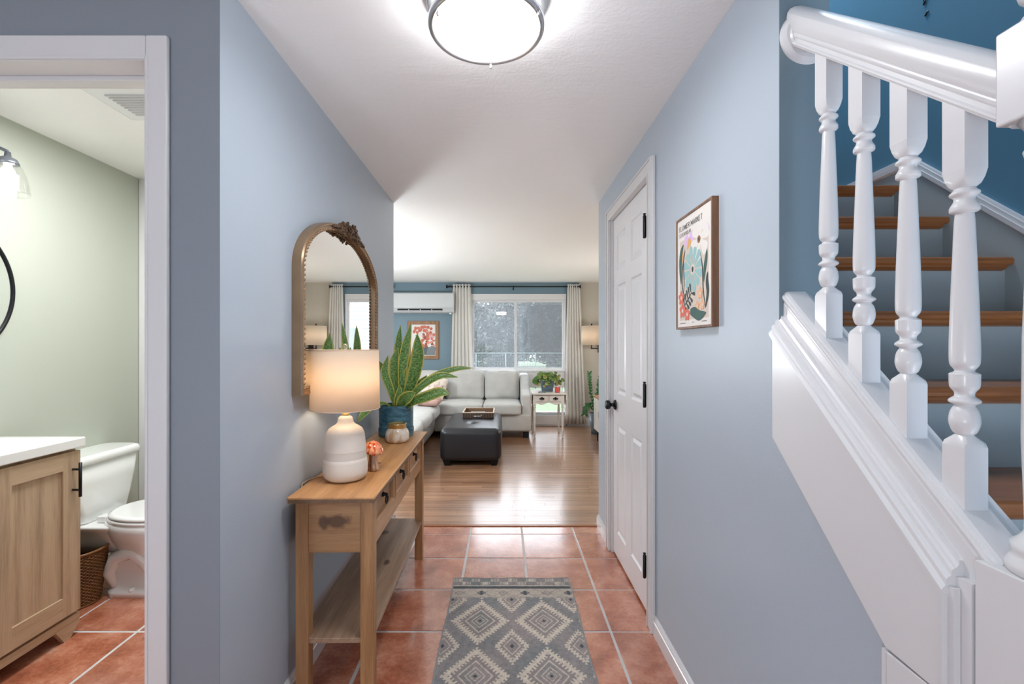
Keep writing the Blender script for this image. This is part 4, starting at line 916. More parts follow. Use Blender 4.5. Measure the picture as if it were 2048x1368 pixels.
def rr(ins, z): return [(ox0+ins, oy0+ins, z), (ox1-ins, oy0+ins, z), (ox1-ins, oy1-ins, z), (ox0+ins, oy1-ins, z)]
R = loft(bm, [rr(0.002, 0), rr(0.0, 0.004), rr(0, hh-0.004), rr(0.003, hh), rr(0.035, hh), rr(0.04, hh-0.006), rr(0.075, hh-0.010), rr(0.10, hh-0.035), rr(0.15, hh-0.039)], cap=False, smooth=False); bm.faces.new(R[0]); bm.faces.new(R[-1])
obj('basin', bm, 'porcelain', VT, 0.002)
bm = bmesh.new(); lathe(bm, [(0.022, 0.043), (0.022, 0.05), (0.014, 0.055), (0.013, 0.15)], 20, (0.035, 0.33, 0)); tube(bm, [(0.035, 0.33, 0.14), (0.07, 0.33, 0.155), (0.15, 0.33, 0.13)], 0.010, 10); obj('faucet', bm, 'black', VT)
# toilet
TO = thing('toilet', 'white porcelain toilet with large tank beside the vanity', 'toilet', (-2.298, 2.44, 0))
def rrect(cx, cy, hx, hy, r, z, n=6):
    out = []
    for sx, sy, a0 in ((1, 1, 0), (-1, 1, PI/2), (-1, -1, PI), (1, -1, 1.5*PI)):
        for i in range(n+1): a = a0+PI/2*i/n; out.append((cx+sx*(hx-r)+r*math.cos(a), cy+sy*(hy-r)+r*math.sin(a), z))
    return out
bm = bmesh.new(); loft(bm, [rrect(.10, 0.01, .078, .125, .03, .375), rrect(.10, 0.01, .086, .142, .03, .385), rrect(.10, 0.005, .092, .172, .035, .47), rrect(.10, 0, .098, .200, .035, .58), rrect(.10, 0, .100, .214, .035, .685)]); obj('tank', bm, 'porcelain', TO)
bm = bmesh.new(); loft(bm, [rrect(.102, 0, .104, .220, .035, .682), rrect(.102, 0, .110, .227, .04, .690), rrect(.102, 0, .110, .227, .04, .708), rrect(.102, 0, .104, .221, .04, .722), rrect(.102, 0, .092, .208, .04, .727)]); o = obj('tank_lid', bm, 'porcelain', TO)
def oval(cx, a, b, z, cy=0, n=36, e=2.2):
    out = []
    for i in range(n):
        t = 2*PI*i/n; c, s = math.cos(t), math.sin(t); out.append((cx+a*abs(c)**(2/e)*(1 if c > 0 else -1), cy+b*abs(s)**(2/e)*(1 if s > 0 else -1), z))
    return out
bm = bmesh.new(); loft(bm, [rrect(.47, 0, .215, .106, .06, 0.0, 8), rrect(.47, 0, .215, .106, .06, .03, 8), rrect(.46, 0, .195, .084, .05, .045, 8), rrect(.45, 0, .185, .078, .06, .12, 8), rrect(.45, 0, .195, .085, .07, .18, 8), oval(.475, .215, .105, .235), oval(.485, .24, .145, .29), oval(.49, .258, .172, .345), oval(.49, .262, .180, .385), oval(.49, .255, .172, .392)]); obj('bowl', bm, 'porcelain', TO)
bm = bmesh.new(); loft(bm, [rrect(.18, 0, .13, .075, .03, .22), rrect(.18, 0, .14, .09, .04, .28), rrect(.18, 0, .155, .12, .04, .34), rrect(.185, 0, .165, .150, .04, .365), rrect(.185, 0, .165, .150, .04, .378)]); obj('bowl_deck', bm, 'porcelain', TO)
bm = bmesh.new(); loft(bm, [oval(.49, .242, .178, .392), oval(.49, .246, .182, .398), oval(.49, .246, .182, .408), oval(.49, .24, .176, .411)]); obj('seat', bm, 'porcelain', TO)
bm = bmesh.new(); loft(bm, [oval(.495, .242, .178, .414), oval(.495, .246, .182, .418), oval(.495, .244, .18, .428), oval(.495, .225, .162, .434)]); obj('seat_lid', bm, 'porcelain', TO)
for s in (-.07, .07): box('seat_hinge', (.222, s-.025, .380), (.268, s+.025, .412), 'porcelain', TO, .004)
bm = bmesh.new(); lathe(bm, [(0.018, 0.03), (0.018, 0.038), (0.012, 0.046), (0, 0.048)], 18, (.40, -.088, 0)); obj('bolt_cap', bm, 'porcelain', TO)
bm = bmesh.new(); tube(bm, [(.30, -.070, .05), (.27, -.078, .12), (.31, -.082, .20), (.40, -.080, .225), (.46, -.076, .17), (.50, -.070, .09)], .034, 14, [.02, .03, .034, .034, .03, .02]); obj('trapway', bm, 'porcelain', TO)
# basket: woven geometry
BK = thing('waste_basket', 'brown woven rattan waste basket between vanity and toilet', 'basket', (-2.145, 2.295, 0))
def rb(z): return 0.100+0.035*(z/0.27)
bm = bmesh.new(); lathe(bm, [(0, 0.004), (rb(0)-.006, 0.004), (rb(.27)-.006, 0.27)], 40, cap=False); obj('lining', bm, plain('dark_rattan', rgb(64, 40, 22), .7), BK)
bm = bmesh.new(); nst = 60; rows = 34
for k in range(nst):
    a = 2*PI*k/nst; P = []; 
    for j in range(9): z = 0.004+0.262*j/8; P.append((rb(z)*math.cos(a+j*0.03), rb(z)*math.sin(a+j*0.03), z))
    tube(bm, P, 0.0022, 4)
obj('stake', bm, 'basket', BK)['kind'] = 'stuff'
bm = bmesh.new()
for j in range(rows):
    z = 0.008+0.256*j/(rows-1); pts = []
    n = nst*2
    R1 = []
    for i in range(n):
        a = 2*PI*i/n; rr_ = rb(z)+0.0028*(1 if (i//2+j) % 2 else -1)*(1 if i % 2 == 0 else .4); R1.append((rr_, a))
    ringv = []
    for rr_, a in R1:
        ringv.append([bm.verts.new(((rr_+dr)*math.cos(a), (rr_+dr)*math.sin(a), z+dz)) for dr, dz in ((0.0024, 0), (0, 0.0038), (-0.0024, 0), (0, -0.0038))])
    for i in range(n):
        for k in range(4): f = bm.faces.new((ringv[i][k], ringv[(i+1) % n][k], ringv[(i+1) % n][(k+1) % 4], ringv[i][(k+1) % 4])); f.smooth = True
obj('weave', bm, 'basket', BK)['kind'] = 'stuff'
bm = bmesh.new(); ring_tube(bm, (0, 0, 0.270), rb(.27), 0.0065, 'z', 48, 8); obj('rim', bm, 'basket', BK)
bm = bmesh.new(); ring_tube(bm, (0, 0, 0.006), rb(0), 0.006, 'z', 48, 8); obj('base_rim', bm, 'basket', BK)
# round mirror + sconce + vent
RM = thing('round_mirror', 'round black framed mirror on the sage bathroom wall', 'mirror', (-2.298, 1.81, 1.535))
bm = bmesh.new(); ring_tube(bm, (0.012, 0, 0), 0.331, 0.0085, 'x', 72, 8); obj('frame', bm, 'black', RM)
bm = bmesh.new(); lathe(bm, [(0, 0.012), (0.33, 0.012), (0.33, 0.001), (0, 0.001)], 72, axis='x', cap=False)
for f in bm.faces: f.smooth = False
obj('mirror_glass', bm, 'mirror', RM)
VLt = thing('vanity_light', 'vanity wall light with seeded glass bell shades above round mirror', 'wall light', (-2.298, 1.81, 2.14))
box('backplate', (0, -0.25, -0.03), (0.02, 0.25, 0.03), 'nickel', VLt, .004)
for dy in (-0.19, 0.0, 0.19):
    bm = bmesh.new(); tube(bm, [(0.01, dy, 0), (0.10, dy, 0.01), (0.135, dy, -0.005), (0.14, dy, -0.03)], 0.008, 10); lathe(bm, [(0.010, 0.0), (0.012, -0.02), (0.030, -0.030), (0.037, -0.045), (0.038, -0.052), (0, -0.052)], 24, (0.14, dy, -0.01)); obj('arm', bm, plain('pewter', rgb(120, 124, 132), .35, .7), VLt)
    bm = bmesh.new(); lathe(bm, [(0.036, -0.058), (0.048, -0.075), (0.060, -0.11), (0.068, -0.15), (0.072, -0.185), (0.073, -0.192)], 36, (0.14, dy, 0), cap=False); o = obj('glass_shade', bm, 'glass', VLt, smooth=True); o.modifiers.new('t', 'SOLIDIFY').thickness = .002
    bm = bmesh.new(); lathe(bm, [(0.012, -0.06), (0.014, -0.075), (0.026, -0.10), (0.029, -0.12), (0.022, -0.14), (0, -0.148)], 20, (0.14, dy, 0), cap=False); obj('bulb', bm, 'bulb', VLt); lamp('vanity_bulb', 'POINT', (-2.298+0.14, 1.81+dy, 2.14-0.17), 0.2, (1, .96, .92), 0.03)
VN = thing('ceiling_vent', 'white square exhaust vent on the bathroom ceiling', 'vent', (-1.55, 1.98, 2.34))
bm = bmesh.new(); R = loft(bm, [rrect(0, 0, .17, .15, .01, -.001), rrect(0, 0, .17, .15, .01, -.008), rrect(0, 0, .15, .13, .01, -.014)]); obj('cover', bm, 'plastic', VN)
boxes('grille', [((-.10, -.08+k*.02, -.019), (.10, -.072+k*.02, -.014)) for k in range(9)], plain('vent_grille_grey', rgb(200, 200, 200), .5), VN)

# ---------------------------------------------------------- LIVING ROOM WINDOW
def window(name, x0, x1, z0, z1, mid, lower=True):
    r = sroot(name); t = 0.05; yf = YB-0.02
    fr = [((x0, yf, z1-0.095), (x1, YB+0.10, z1)), ((x0, yf, z0), (x0+0.03, YB+0.10, z1-0.095)), ((x1-0.03, yf, z0), (x1, YB+0.10, z1-0.095)), ((x0+0.03, yf, z0), (x1-0.03, YB+0.10, z0+0.03))]
    if lower: fr.append(((x0+0.03, yf, 0.61), (x1-0.03, YB+0.10, 0.875)))
    boxes('window_frame', fr, 'trim', r, 0.003)
    lo = 0.875 if lower else z0+0.03; hi = z1-0.095; m = (x0+x1)/2 if mid is None else mid
    boxes('sill', [((x0-0.02, YB-0.05, lo-0.005), (x1+0.02, YB+0.05, lo+0.022))], 'trim', r, 0.004)
    for (a, b, yy) in ((x0+0.03, m+0.02, YB+0.045), (m-0.02, x1-0.03, YB+0.015)):
        s = boxes('sash', [((a, yy, lo+0.02), (a+0.032, yy+0.03, hi)), ((b-0.032, yy, lo+0.02), (b, yy+0.03, hi)), ((a+.032, yy, lo+0.02), (b-.032, yy+0.03, lo+0.055)), ((a+.032, yy, hi-0.035), (b-.032, yy+0.03, hi))], 'trim', r, 0.002)
        box('pane', (a+0.032, yy+0.013, lo+0.055), (b-0.032, yy+0.017, hi-0.035), 'pane', s)
    box('insect_screen', (x0+0.03, YB+0.088, lo+0.02), (x1-0.03, YB+0.089, hi), 'screen', r)
    if lower:
        box('pane', (x0+0.03, YB+0.04, z0+0.03), (x1-0.03, YB+0.044, 0.61), 'pane', r)
    box('latch', (m-0.018, YB+0.005, (lo+hi)/2-0.03), (m-0.008, YB+0.016, (lo+hi)/2+0.03), 'nickel', r, 0.002)
    return r
window('window_1', WX0, WX1, WZ0, WZ1, 0.205)
window('window_2', W2X0, W2X1, 0.6, WZ1, None, False)
BH = thing('baseboard_heater', 'white metal baseboard heater under the picture window', 'heater', (0.26, YB, 0))
boxes('cover', [((-0.78, -0.065, 0.03), (0.75, -0.055, 0.165)), ((-0.78, -0.060, 0.165), (0.75, -0.002, 0.180)), ((-0.78, -0.055, 0.004), (0.75, -0.045, 0.03))], 'trim', BH, 0.003)
# curtains
def curtain(x0, x1, b0, b1, label):
    bm = bmesh.new(); nf = 6; n = nf*14; zt, zb = 2.262, 0.045; rows = []
    for j in range(15):
        t = j/14; z = zt+(zb-zt)*t; a = x0+(b0-x0)*t; b = x1+(b1-x1)*t; amp = 0.013+0.012*t; row = []
        for i in range(n+1):
            u = i/n; ph = 2*PI*nf*u+0.6*math.sin(2.5*u+3*t)
            row.append((a+(b-a)*u+0.006*math.sin(ph*2), YB-0.085+amp*math.cos(ph)*(0.85+.3*noise.noise(Vector((u*4, t*2, x0)))), z))
        rows.append(row)
    loft(bm, rows, cap=False, closed=False); o = obj('curtain', bm, 'curtain', None, smooth=True); o.modifiers.new('t', 'SOLIDIFY').thickness = .002
    tag(o, label, 'curtain', 'off white curtains')
curtain(-0.80, -0.515, -0.85, -0.455, 'off white curtain left of the picture window')
curtain(1.025, 1.225, 0.975, 1.325, 'off white curtain right of the picture window')
def rod(x0, x1, label):
    r = thing('curtain_rod', label, 'curtain rod', ((x0+x1)/2, YB-0.085, 2.222)); L2 = (x1-x0)/2
    bm = bmesh.new(); tube(bm, [(-L2, 0, 0), (L2, 0, 0)], 0.009, 12); obj('pole', bm, 'black', r)
    for s in (-1, 1):
        bm = bmesh.new(); lathe(bm, [(0.010, 0), (0.016, 0.004), (0.012, 0.012), (0.015, 0.03), (0.024, 0.048), (0.030, 0.056), (0.026, 0.064), (0, 0.068)], 20, (0, 0, 0), 'x'); f = obj('finial', bm, 'black', r); f.location = (s*L2, 0, 0); f.rotation_euler = (0, 0, 0 if s > 0 else PI)
    for x in (-L2+0.03, 0, L2-0.03):
        bm = bmesh.new(); tube(bm, [(x, 0, -0.005), (x, 0.083, -0.005)], 0.006, 8); quadbox(bm, (x-0.008, 0.075, -0.045), (x+0.008, 0.0845, 0.02)); quadbox(bm, (x-0.010, -0.012, -0.016), (x+0.010, 0.012, 0.010)); obj('bracket', bm, 'black', r)
rod(-0.84, 1.17, 'long black curtain rod above the picture window')
rod(-3.05, -1.80, 'black curtain rod end left of the air conditioner')
# AC
AC = thing('air_conditioner', 'white wall mounted air conditioner above the framed poppies', 'air conditioner', (-1.21, YB, 1.80))
bm = bmesh.new(); prism(bm, [(0, .0), (-.14, .0), (-.17, .012), (-.195, .06), (-.205, .10), (-.205, .29), (-.19, .315), (0, .32)], 'x', -0.62, 0.44); obj('housing', bm, 'ac', AC, .006)
box('air_slot', (-0.44, -0.205, 0.035), (0.26, -0.165, 0.062), 'dark_gap', AC)
boxes('louver', [((-0.43, -0.214, 0.030), (0.25, -0.196, 0.036))]+[((x, -0.207, 0.036), (x+.012, -0.198, 0.056)) for x in (-0.27, -0.09, 0.09)], 'ac', AC, .002)
box('seam', (-0.618, -0.2065, 0.068), (0.438, -0.200, 0.072), plain('seam_grey', rgb(160, 162, 164), .5), AC)
box('sensor', (0.37, -0.19, -0.022), (0.40, -0.15, 0.0), 'plastic', AC, .004)
# poppy picture
PP = thing('poppy_picture', 'wood framed painting of orange poppies on the blue wall', 'picture', (-1.282, YB, 1.068))
pw, ph = 0.505, 0.612; t = 0.055
boxes('frame', [((-pw/2, -.025, 0), (-pw/2+t, 0, ph)), ((pw/2-t, -.025, 0), (pw/2, 0, ph)), ((-pw/2+t, -.025, 0), (pw/2-t, 0, t)), ((-pw/2+t, -.025, ph-t), (pw/2-t, 0, ph))], 'frame_oak', PP, .004)
pq = {k: plain('poppy_'+k, c, .7) for k, c in dict(paper=rgb(228, 226, 222), orange=rgb(206, 118, 98), salmon=rgb(222, 152, 134), rust=rgb(160, 92, 76), grey=rgb(128, 136, 140), vase=rgb(92, 104, 110), pink=rgb(222, 176, 176)).items()}
S2 = [('paper', [(0, 0), (1, 0), (1, 1), (0, 1)]), ('pink', ell(.80, .62, .16, .14)), ('grey', [(.62, .02), (.98, .02), (.98, .28), (.62, .28)]), ('vase', [(.44, .03), (.62, .03), (.70, .30), (.36, .30)]), ('grey', ell(.88, .22, .12, .14))]
random.seed(11)
for i in range(46):
    u = min(.93, max(.08, random.gauss(.56, .2))); v = random.uniform(.30, .92); 
    if abs(u-.56) > .42-.0*v: continue
    c = random.choice(['orange', 'salmon', 'rust', 'orange']); S2.append((c, ell(u, v, random.uniform(.04, .085), random.uniform(.035, .07), random.random()*3, 14, .15, 4, 1.25)))
for u, v in ((.2, .88), (.14, .76), (.36, .80), (.70, .90), (.82, .86), (.80, .74), (.3, .55)): S2.append(('orange', ell(u, v, .065, .06, .3, 15, .18, 5, 1.25))); S2.append(('rust', ell(u, v, .02, .02)))
art('painting', PP, pw-2*t+.004, ph-2*t+.004, S2, -0.010, list(pq), pq, 'y').location = (0, 0, t-.002)
# swing arm wall lamp
WL = thing('wall_lamp', 'white drum wall lamp on a dark bronze arm by the curtain', 'wall light', (1.40, 7.10, 1.295))
bm = bmesh.new(); lathe(bm, [(0.186, 0.0), (0.186, 0.294)], 56, cap=False); o = obj('lamp_shade', bm, 'shade', WL, smooth=True); o.modifiers.new('t', 'SOLIDIFY').thickness = .0015
bm = bmesh.new(); tube(bm, [(-0.03, 0, 0.30), (-0.03, 0, 0.33)], 0.012, 12); tube(bm, [(-0.03, 0, 0.31), (-0.03, 0, -0.05)], 0.007, 10)
quadbox(bm, (-0.042, -0.008, -0.065), (-0.022, 0.008, -0.02)); tube(bm, [(-0.03, 0, -0.055), (0.16, 0.02, -0.055), (0.16, 0.26, -0.055)], 0.008, 10); quadbox(bm, (0.12, 0.255, -0.12), (0.20, 0.275, 0.02)); obj('bracket', bm, 'bronze', WL)
bm = bmesh.new(); lathe(bm, [(0.014, 0.09), (0.028, 0.13), (0.028, 0.16), (0.012, 0.185), (0, 0.187)], 16, (-0.03, 0.0, 0)); obj('bulb', bm, 'bulb', WL)
lamp('wall_lamp_bulb', 'POINT', (1.37, 7.10, 1.43), 3.2, (1, .88, .72), 0.03)

# ---------------------------------------------------------- SOFA
SF = thing('sectional_sofa', 'light grey fabric sectional sofa under the window', 'sofa', (0, 0, 0))
bm = bmesh.new(); softbox(bm, (-0.285, 6.80, 0.215), (1.34, 0.90, 0.25), 0.02, n=6); obj('base', bm, 'sofa', SF)
bm = bmesh.new()
rg = []
for x, rr_ in ((-1.7, 0), (-1.0, 0)): pass
softbox(bm, (-1.56, 5.83, 0.20), (1.24, 2.94, 0.34), 0.05, (0.02, 0, 0), n=8, crease=lambda p, q: Vector((q.x-(0.05*(0.5-0.5*p.z) if p.x > 0.9 else 0), q.y, q.z))); obj('base', bm, 'sofa', SF)
for (x0, x1) in ((-0.945, -0.283), (-0.277, 0.252)):
    bm = bmesh.new(); softbox(bm, ((x0+x1)/2, 6.66, 0.402), (x1-x0, 0.72, 0.155), 0.035, (0, 0, 0.018), n=12); cu = obj('seat_cushion', bm, 'sofa', SF)
for (y0, y1) in ((5.71, 6.36), (5.05, 5.70), (4.39, 5.04)):
    bm = bmesh.new(); softbox(bm, (-1.30, (y0+y1)/2, 0.395), (0.86, y1-y0, 0.175), 0.065, (0.02, 0, 0.02), n=12); obj('seat_cushion', bm, 'sofa', SF)
def slump(seed):
    def f(p, q):
        n = noise.noise(Vector((p.x*1.6+seed, p.z*1.6, p.y)))
        q = q+Vector((0, 0.012*n, 0.016*n if p.z > 0 else 0))
        if p.z > .8: q.y += 0.012*noise.noise(Vector((p.x*9+seed, 0, p.z*4)))
        return q
    return f
for i, (x0, x1) in enumerate(((-0.86, -0.285), (-0.275, 0.245))):
    bm = bmesh.new(); softbox(bm, ((x0+x1)/2, 6.99, 0.680), (x1-x0, 0.20, 0.43), 0.06, (0, 0.06, 0.012), n=16, rot=Matrix.Rotation(-0.12, 3, 'X'), crease=slump(i*3)); obj('back_cushion', bm, 'sofa', SF)
bm = bmesh.new(); softbox(bm, (-0.285, 7.19, 0.48), (1.30, 0.16, 0.66), 0.03, n=6); obj('back_frame', bm, 'sofa', SF)
bm = bmesh.new(); softbox(bm, (-2.10, 5.85, 0.46), (0.20, 2.9, 0.72), 0.04, n=6); obj('back_frame', bm, 'sofa', SF)
for (y0, y1) in ((5.75, 6.45), (5.05, 5.73), (4.40, 5.03)):
    bm = bmesh.new(); softbox(bm, (-1.90, (y0+y1)/2, 0.68), (0.20, y1-y0, 0.42), 0.06, (0.05, 0, 0.01), n=12, crease=slump(y0)); obj('back_cushion', bm, 'sofa', SF)
bm = bmesh.new(); softbox(bm, (-1.35, 7.00, 0.68), (0.86, 0.22, 0.44), 0.07, (0, 0.05, 0.01), n=14, rot=Matrix.Rotation(-0.1, 3, 'X'), crease=slump(7)); obj('back_cushion', bm, 'sofa', SF)
bm = bmesh.new(); softbox(bm, (-1.56, 7.19, 0.46), (1.24, 0.16, 0.68), 0.03, n=5); obj('back_frame', bm, 'sofa', SF)
bm = bmesh.new(); softbox(bm, (-1.35, 6.66, 0.40), (0.80, 0.68, 0.16), 0.05, (0, 0, .01), n=10); obj('seat_cushion', bm, 'sofa', SF)
bm = bmesh.new(); prism(bm, [(6.36, .09), (7.26, .09), (7.26, .86), (7.05, .84), (6.90, .75), (6.72, .65), (6.56, .612), (6.36, .60)], 'x', 0.258, 0.392); obj('arm', bm, 'sofa', SF, .03, seg=4)
for x in (-0.80, 0.32):
    for y in (6.42, 7.2): box('foot', (x-.04, y-.03, 0), (x+.04, y+.03, .10), 'black', SF, .004)
for x, y in ((-2.1, 4.45), (-1.05, 4.45), (-1.05, 5.9), (-2.1, 7.2)): box('foot', (x-.04, y-.03, 0), (x+.04, y+.03, .05), 'black', SF, .004)
# throw pillows
def pillow_mat(name, a, b, cc):
    m, nt, bb = newmat(name); v = coords(nt); f = noise_n(nt, v, 11, 5, .7); nt.links.new(ramp(nt, f, [(.52, a), (.58, b), (.62, a), (.68, cc)]), bb.inputs['Base Color']); bb.inputs['Roughness'].default_value = .95; return m
bm = bmesh.new(); softbox(bm, (0, 0, 0), (0.34, 0.09, 0.36), 0.04, (0, .04, 0), n=12, rot=Matrix.Rotation(-.35, 3, 'X') @ Matrix.Rotation(.25, 3, 'Y')); o = obj('throw_pillow', bm, pillow_mat('patterned_cream_linen', rgb(226, 216, 204), rgb(196, 160, 156), rgb(96, 80, 78))); o.location = (-1.00, 6.66, 0.665); tag(o, 'cream patterned throw pillow in the sofa corner', 'pillow')
bm = bmesh.new(); softbox(bm, (0, 0, 0), (0.34, 0.34, 0.09), 0.042, (0, 0, .03), n=10, rot=Matrix.Rotation(.12, 3, 'Y')); o = obj('throw_pillow', bm, pillow_mat('dusty_pink_linen', rgb(204, 168, 158), rgb(180, 140, 132), rgb(222, 204, 190))); o.location = (-1.0, 6.10, 0.56); tag(o, 'dusty pink pillow lying flat on the sofa', 'pillow')
# ---------------------------------------------------------- OTTOMAN
OT = thing('ottoman', 'black leather ottoman with tufted top in front of the sofa', 'ottoman', (-0.348, 5.50, 0))
def ott(p, q):
    if p.z > 0:
        for (ux, uy) in ((0, .38), (0, -.42)):
            d2 = ((p.x-ux)*.33)**2+((p.y-uy)*.62)**2; q.z -= 0.030*math.exp(-d2/0.0016)
    return q
bm = bmesh.new(); softbox(bm, (0, 0, 0.222), (0.655, 1.24, 0.350), 0.062, (.012, .012, .014), n=30, crease=ott); obj('upholstery', bm, 'leather', OT)
for sx in (-1, 1):
    for sy in (-1, 1):
        bm = bmesh.new(); loft(bm, [rrect(sx*.25, sy*.55, .03, .03, .004, 0, 2), rrect(sx*.255, sy*.555, .045, .045, .004, .065, 2)], smooth=False); obj('foot', bm, 'black', OT)
for uy in (.235, -.26):
    bm = bmesh.new(); softbox(bm, (0, uy, .395), (.03, .03, .012), .005, n=3); obj('button', bm, 'leather', OT)
TR = thing('serving_tray', 'wooden tray with striped sides on the black ottoman', 'tray', (-0.30, 5.775, 0.412))
tw_, tl_ = .38, .44
box('tray_bottom', (-tw_/2+.005, -tl_/2+.005, 0), (tw_/2-.005, tl_/2-.005, .008), 'frame_oak', TR)
boxes('wall', [((-tw_/2, -tl_/2, 0), (tw_/2, -tl_/2+.012, .062)), ((-tw_/2, tl_/2-.012, 0), (tw_/2, tl_/2, .062)), ((-tw_/2, -tl_/2+.012, 0), (-tw_/2+.012, tl_/2-.012, .062)), ((tw_/2-.012, -tl_/2+.012, 0), (tw_/2, tl_/2-.012, .062))], plain('tray_brown', rgb(120, 92, 72), .6), TR)
boxes('stripe', [((-tw_/2+.006+k*.0195, -tl_/2-.003, .004), (-tw_/2+.015+k*.0195, -tl_/2, .056)) for k in range(19)], plain('tray_dark_inlay', rgb(48, 38, 34), .6), TR)
boxes('rim', [((-tw_/2-.003, -tl_/2-.004, .058), (tw_/2+.003, -tl_/2+.013, .066)), ((-tw_/2-.003, tl_/2-.013, .058), (tw_/2+.003, tl_/2+.003, .066)), ((-tw_/2-.003, -tl_/2+.013, .058), (-tw_/2+.013, tl_/2-.013, .066)), ((tw_/2-.013, -tl_/2+.013, .058), (tw_/2+.003, tl_/2-.013, .066))], plain('tray_pale_bone', rgb(214, 198, 178), .5), TR)
bm = bmesh.new(); tube(bm, [(-.05, -tl_/2-.003, .024), (-.05, -tl_/2-.022, .022), (.035, -tl_/2-.022, .022), (.045, -tl_/2-.022, .034), (.045, -tl_/2-.003, .036)], .004, 8); obj('handle', bm, 'nickel', TR)
RMt = thing('remote_control', 'silver remote control lying in the striped tray', 'remote control', (-0.34, 5.80, 0.4205), 0.12)
box('casing', (-.09, -.022, 0), (.09, .022, .018), plain('silver_plastic', rgb(176, 176, 178), .4), RMt, .004); boxes('button', [((-.07+.02*k, -.010, .018), (-.06+.02*k, .010, .0195)) for k in range(7)], 'black', RMt)
RM2 = dup(RMt, (-0.32, 5.90, 0.4205), -0.08, 'grey remote control at the back of the striped tray')
# ---------------------------------------------------------- END TABLE
ET = thing('end_table', 'antique white side table with two drawers and turned legs', 'table', (0.635, 6.62, 0))
ew, ed, ez = .42, .50, .625
box('tabletop', (-.235, -.275, ez-.022), (.235, .275, ez), 'white_furn', ET, .006)
boxes('drop_leaf', [((-.247, -.26, ez-.09), (-.238, .26, ez-.002))], 'white_furn', ET, .003); bm = bmesh.new()
prism(bm, [(-.26, ez-.022), (.26, ez-.022), (.26, ez-.10), (.2, ez-.16), (-.2, ez-.16), (-.26, ez-.10)], 'x', .238, .248); obj('drop_leaf', bm, 'white_furn', ET)
box('apron', (-.20, -.235, ez-.135), (.20, .235, ez-.022), 'white_furn', ET)
bm = bmesh.new(); P = [(-.2, ez-.13)]+[(-.2+.4*i/24, ez-.150+.014*math.cos(2*PI*2*i/24*1.0)) for i in range(25)]+[(.2, ez-.13)]; prism(bm, P, 'y', -.240, -.225); obj('scalloped_rail', bm, 'white_furn', ET)
for s in (-1, 1):
    dd = box('drawer', (s*.095-.085, -.246, ez-.12), (s*.095+.085, -.234, ez-.036), 'white_furn', ET, .003)
    bm = bmesh.new()
    for a in (-.022, 0, .022): softbox(bm, (s*.095+a, -.249, ez-.076+(.004 if a == 0 else 0)), (.026 if a else .020, .004, .020 if a else .038), .0019, n=3, rot=Matrix.Rotation(0.5*(1 if a > 0 else -1 if a < 0 else 0), 3, 'Y'))
    tube(bm, [(s*.095-.026, -.252, ez-.078), (s*.095-.018, -.262, ez-.094), (s*.095+.018, -.262, ez-.094), (s*.095+.026, -.252, ez-.078)], .0028, 6); obj('batwing_pull', bm, 'black', dd)
for sx in (-1, 1):
    for sy in (-1, 1):
        bm = bmesh.new(); cx, cy = sx*.195, sy*.225; quadbox(bm, (cx-.022, cy-.022, ez-.165), (cx+.022, cy+.022, ez-.022))
        lathe(bm, [(.020, ez-.165), (.013, ez-.172), (.019, ez-.185), (.020, ez-.20), (.012, ez-.215), (.017, ez-.225), (.012, ez-.235), (.019, ez-.26), (.0195, ez-.32), (.015, ez-.44), (.012, ez-.52), (.017, ez-.53), (.012, ez-.54), (.016, ez-.56), (.017, ez-.585), (.010, ez-.605), (.012, ez-.615), (.012, 0)], 16, (cx, cy, 0)); obj('leg', bm, 'white_furn', ET)
# plant on end table
PT = thing('pilea_plant', 'bushy round leaved plant in square grey pot on side table', 'plant', (0.64, 6.66, ez))
bm = bmesh.new(); loft(bm, [rrect(0, 0, .075, .075, .01, 0, 2), rrect(0, 0, .10, .10, .012, .165, 2), rrect(0, 0, .092, .092, .012, .165, 2), rrect(0, 0, .09, .09, .01, .14, 2)], smooth=False); obj('pot', bm, 'grey_pot', PT)
random.seed(5); rl_ = []
for i in range(120):
    a = random.uniform(0, 2*PI); el = random.uniform(-.75, 1.3); R = random.uniform(.12, .21); ex, ey, ezz = R*math.cos(a)*math.cos(el)*1.1, R*.8*math.sin(a)*math.cos(el), .16+R*.62*math.sin(el)
    ezz = max(ezz, .035)
    if abs(ex) < .125 and abs(ey) < .125 and ezz < .17: ezz = .18
    r = random.uniform(.020, .034); n = Vector((ex*.8, ey-.25, ezz*.8+.1)).normalized(); bm = bmesh.new()
    u = n.cross(Vector((0, 0, 1))).normalized(); v = n.cross(u); c = Vector((ex, ey, ezz)); cc = bm.verts.new(c-n*.005); ring = [bm.verts.new(c+u*(r*math.cos(k*PI/5))+v*(r*math.sin(k*PI/5))) for k in range(10)]
    for k in range(10): bm.faces.new((cc, ring[k], ring[(k+1) % 10]))
    o = obj('leaf', bm, plain('pilea_leaf_%d' % (i % 4), rgb(*[(104, 132, 56), (70, 108, 50), (136, 138, 72), (88, 122, 60)][i % 4]), .35) if i < 4 else rl_[i % 4], PT, smooth=True); o.modifiers.new('t', 'SOLIDIFY').thickness = .002
    if i < 4: rl_.append(o.data.materials[0])
    rl_ = rl_[:4]
bm = bmesh.new()
for i in range(26):
    a = 2*PI*i/26; R = .10+.05*(i % 3)/2; tube(bm, [(0, 0, .14), (R*.5*math.cos(a), R*.5*math.sin(a), .19), (R*math.cos(a), R*math.sin(a)*.8, .17+.03*(i % 4))], .002, 4)
obj('stem', bm, 'leaf2', PT)
CG = thing('red_candle', 'red candle in a clear glass on the side table', 'candle', (0.765, 6.45, ez))
bm = bmesh.new(); lathe(bm, [(0, 0.004), (.030, .004), (.034, .012), (.038, .075), (.032, .080), (0, .080)], 28); obj('wax', bm, 'red_wax', CG)
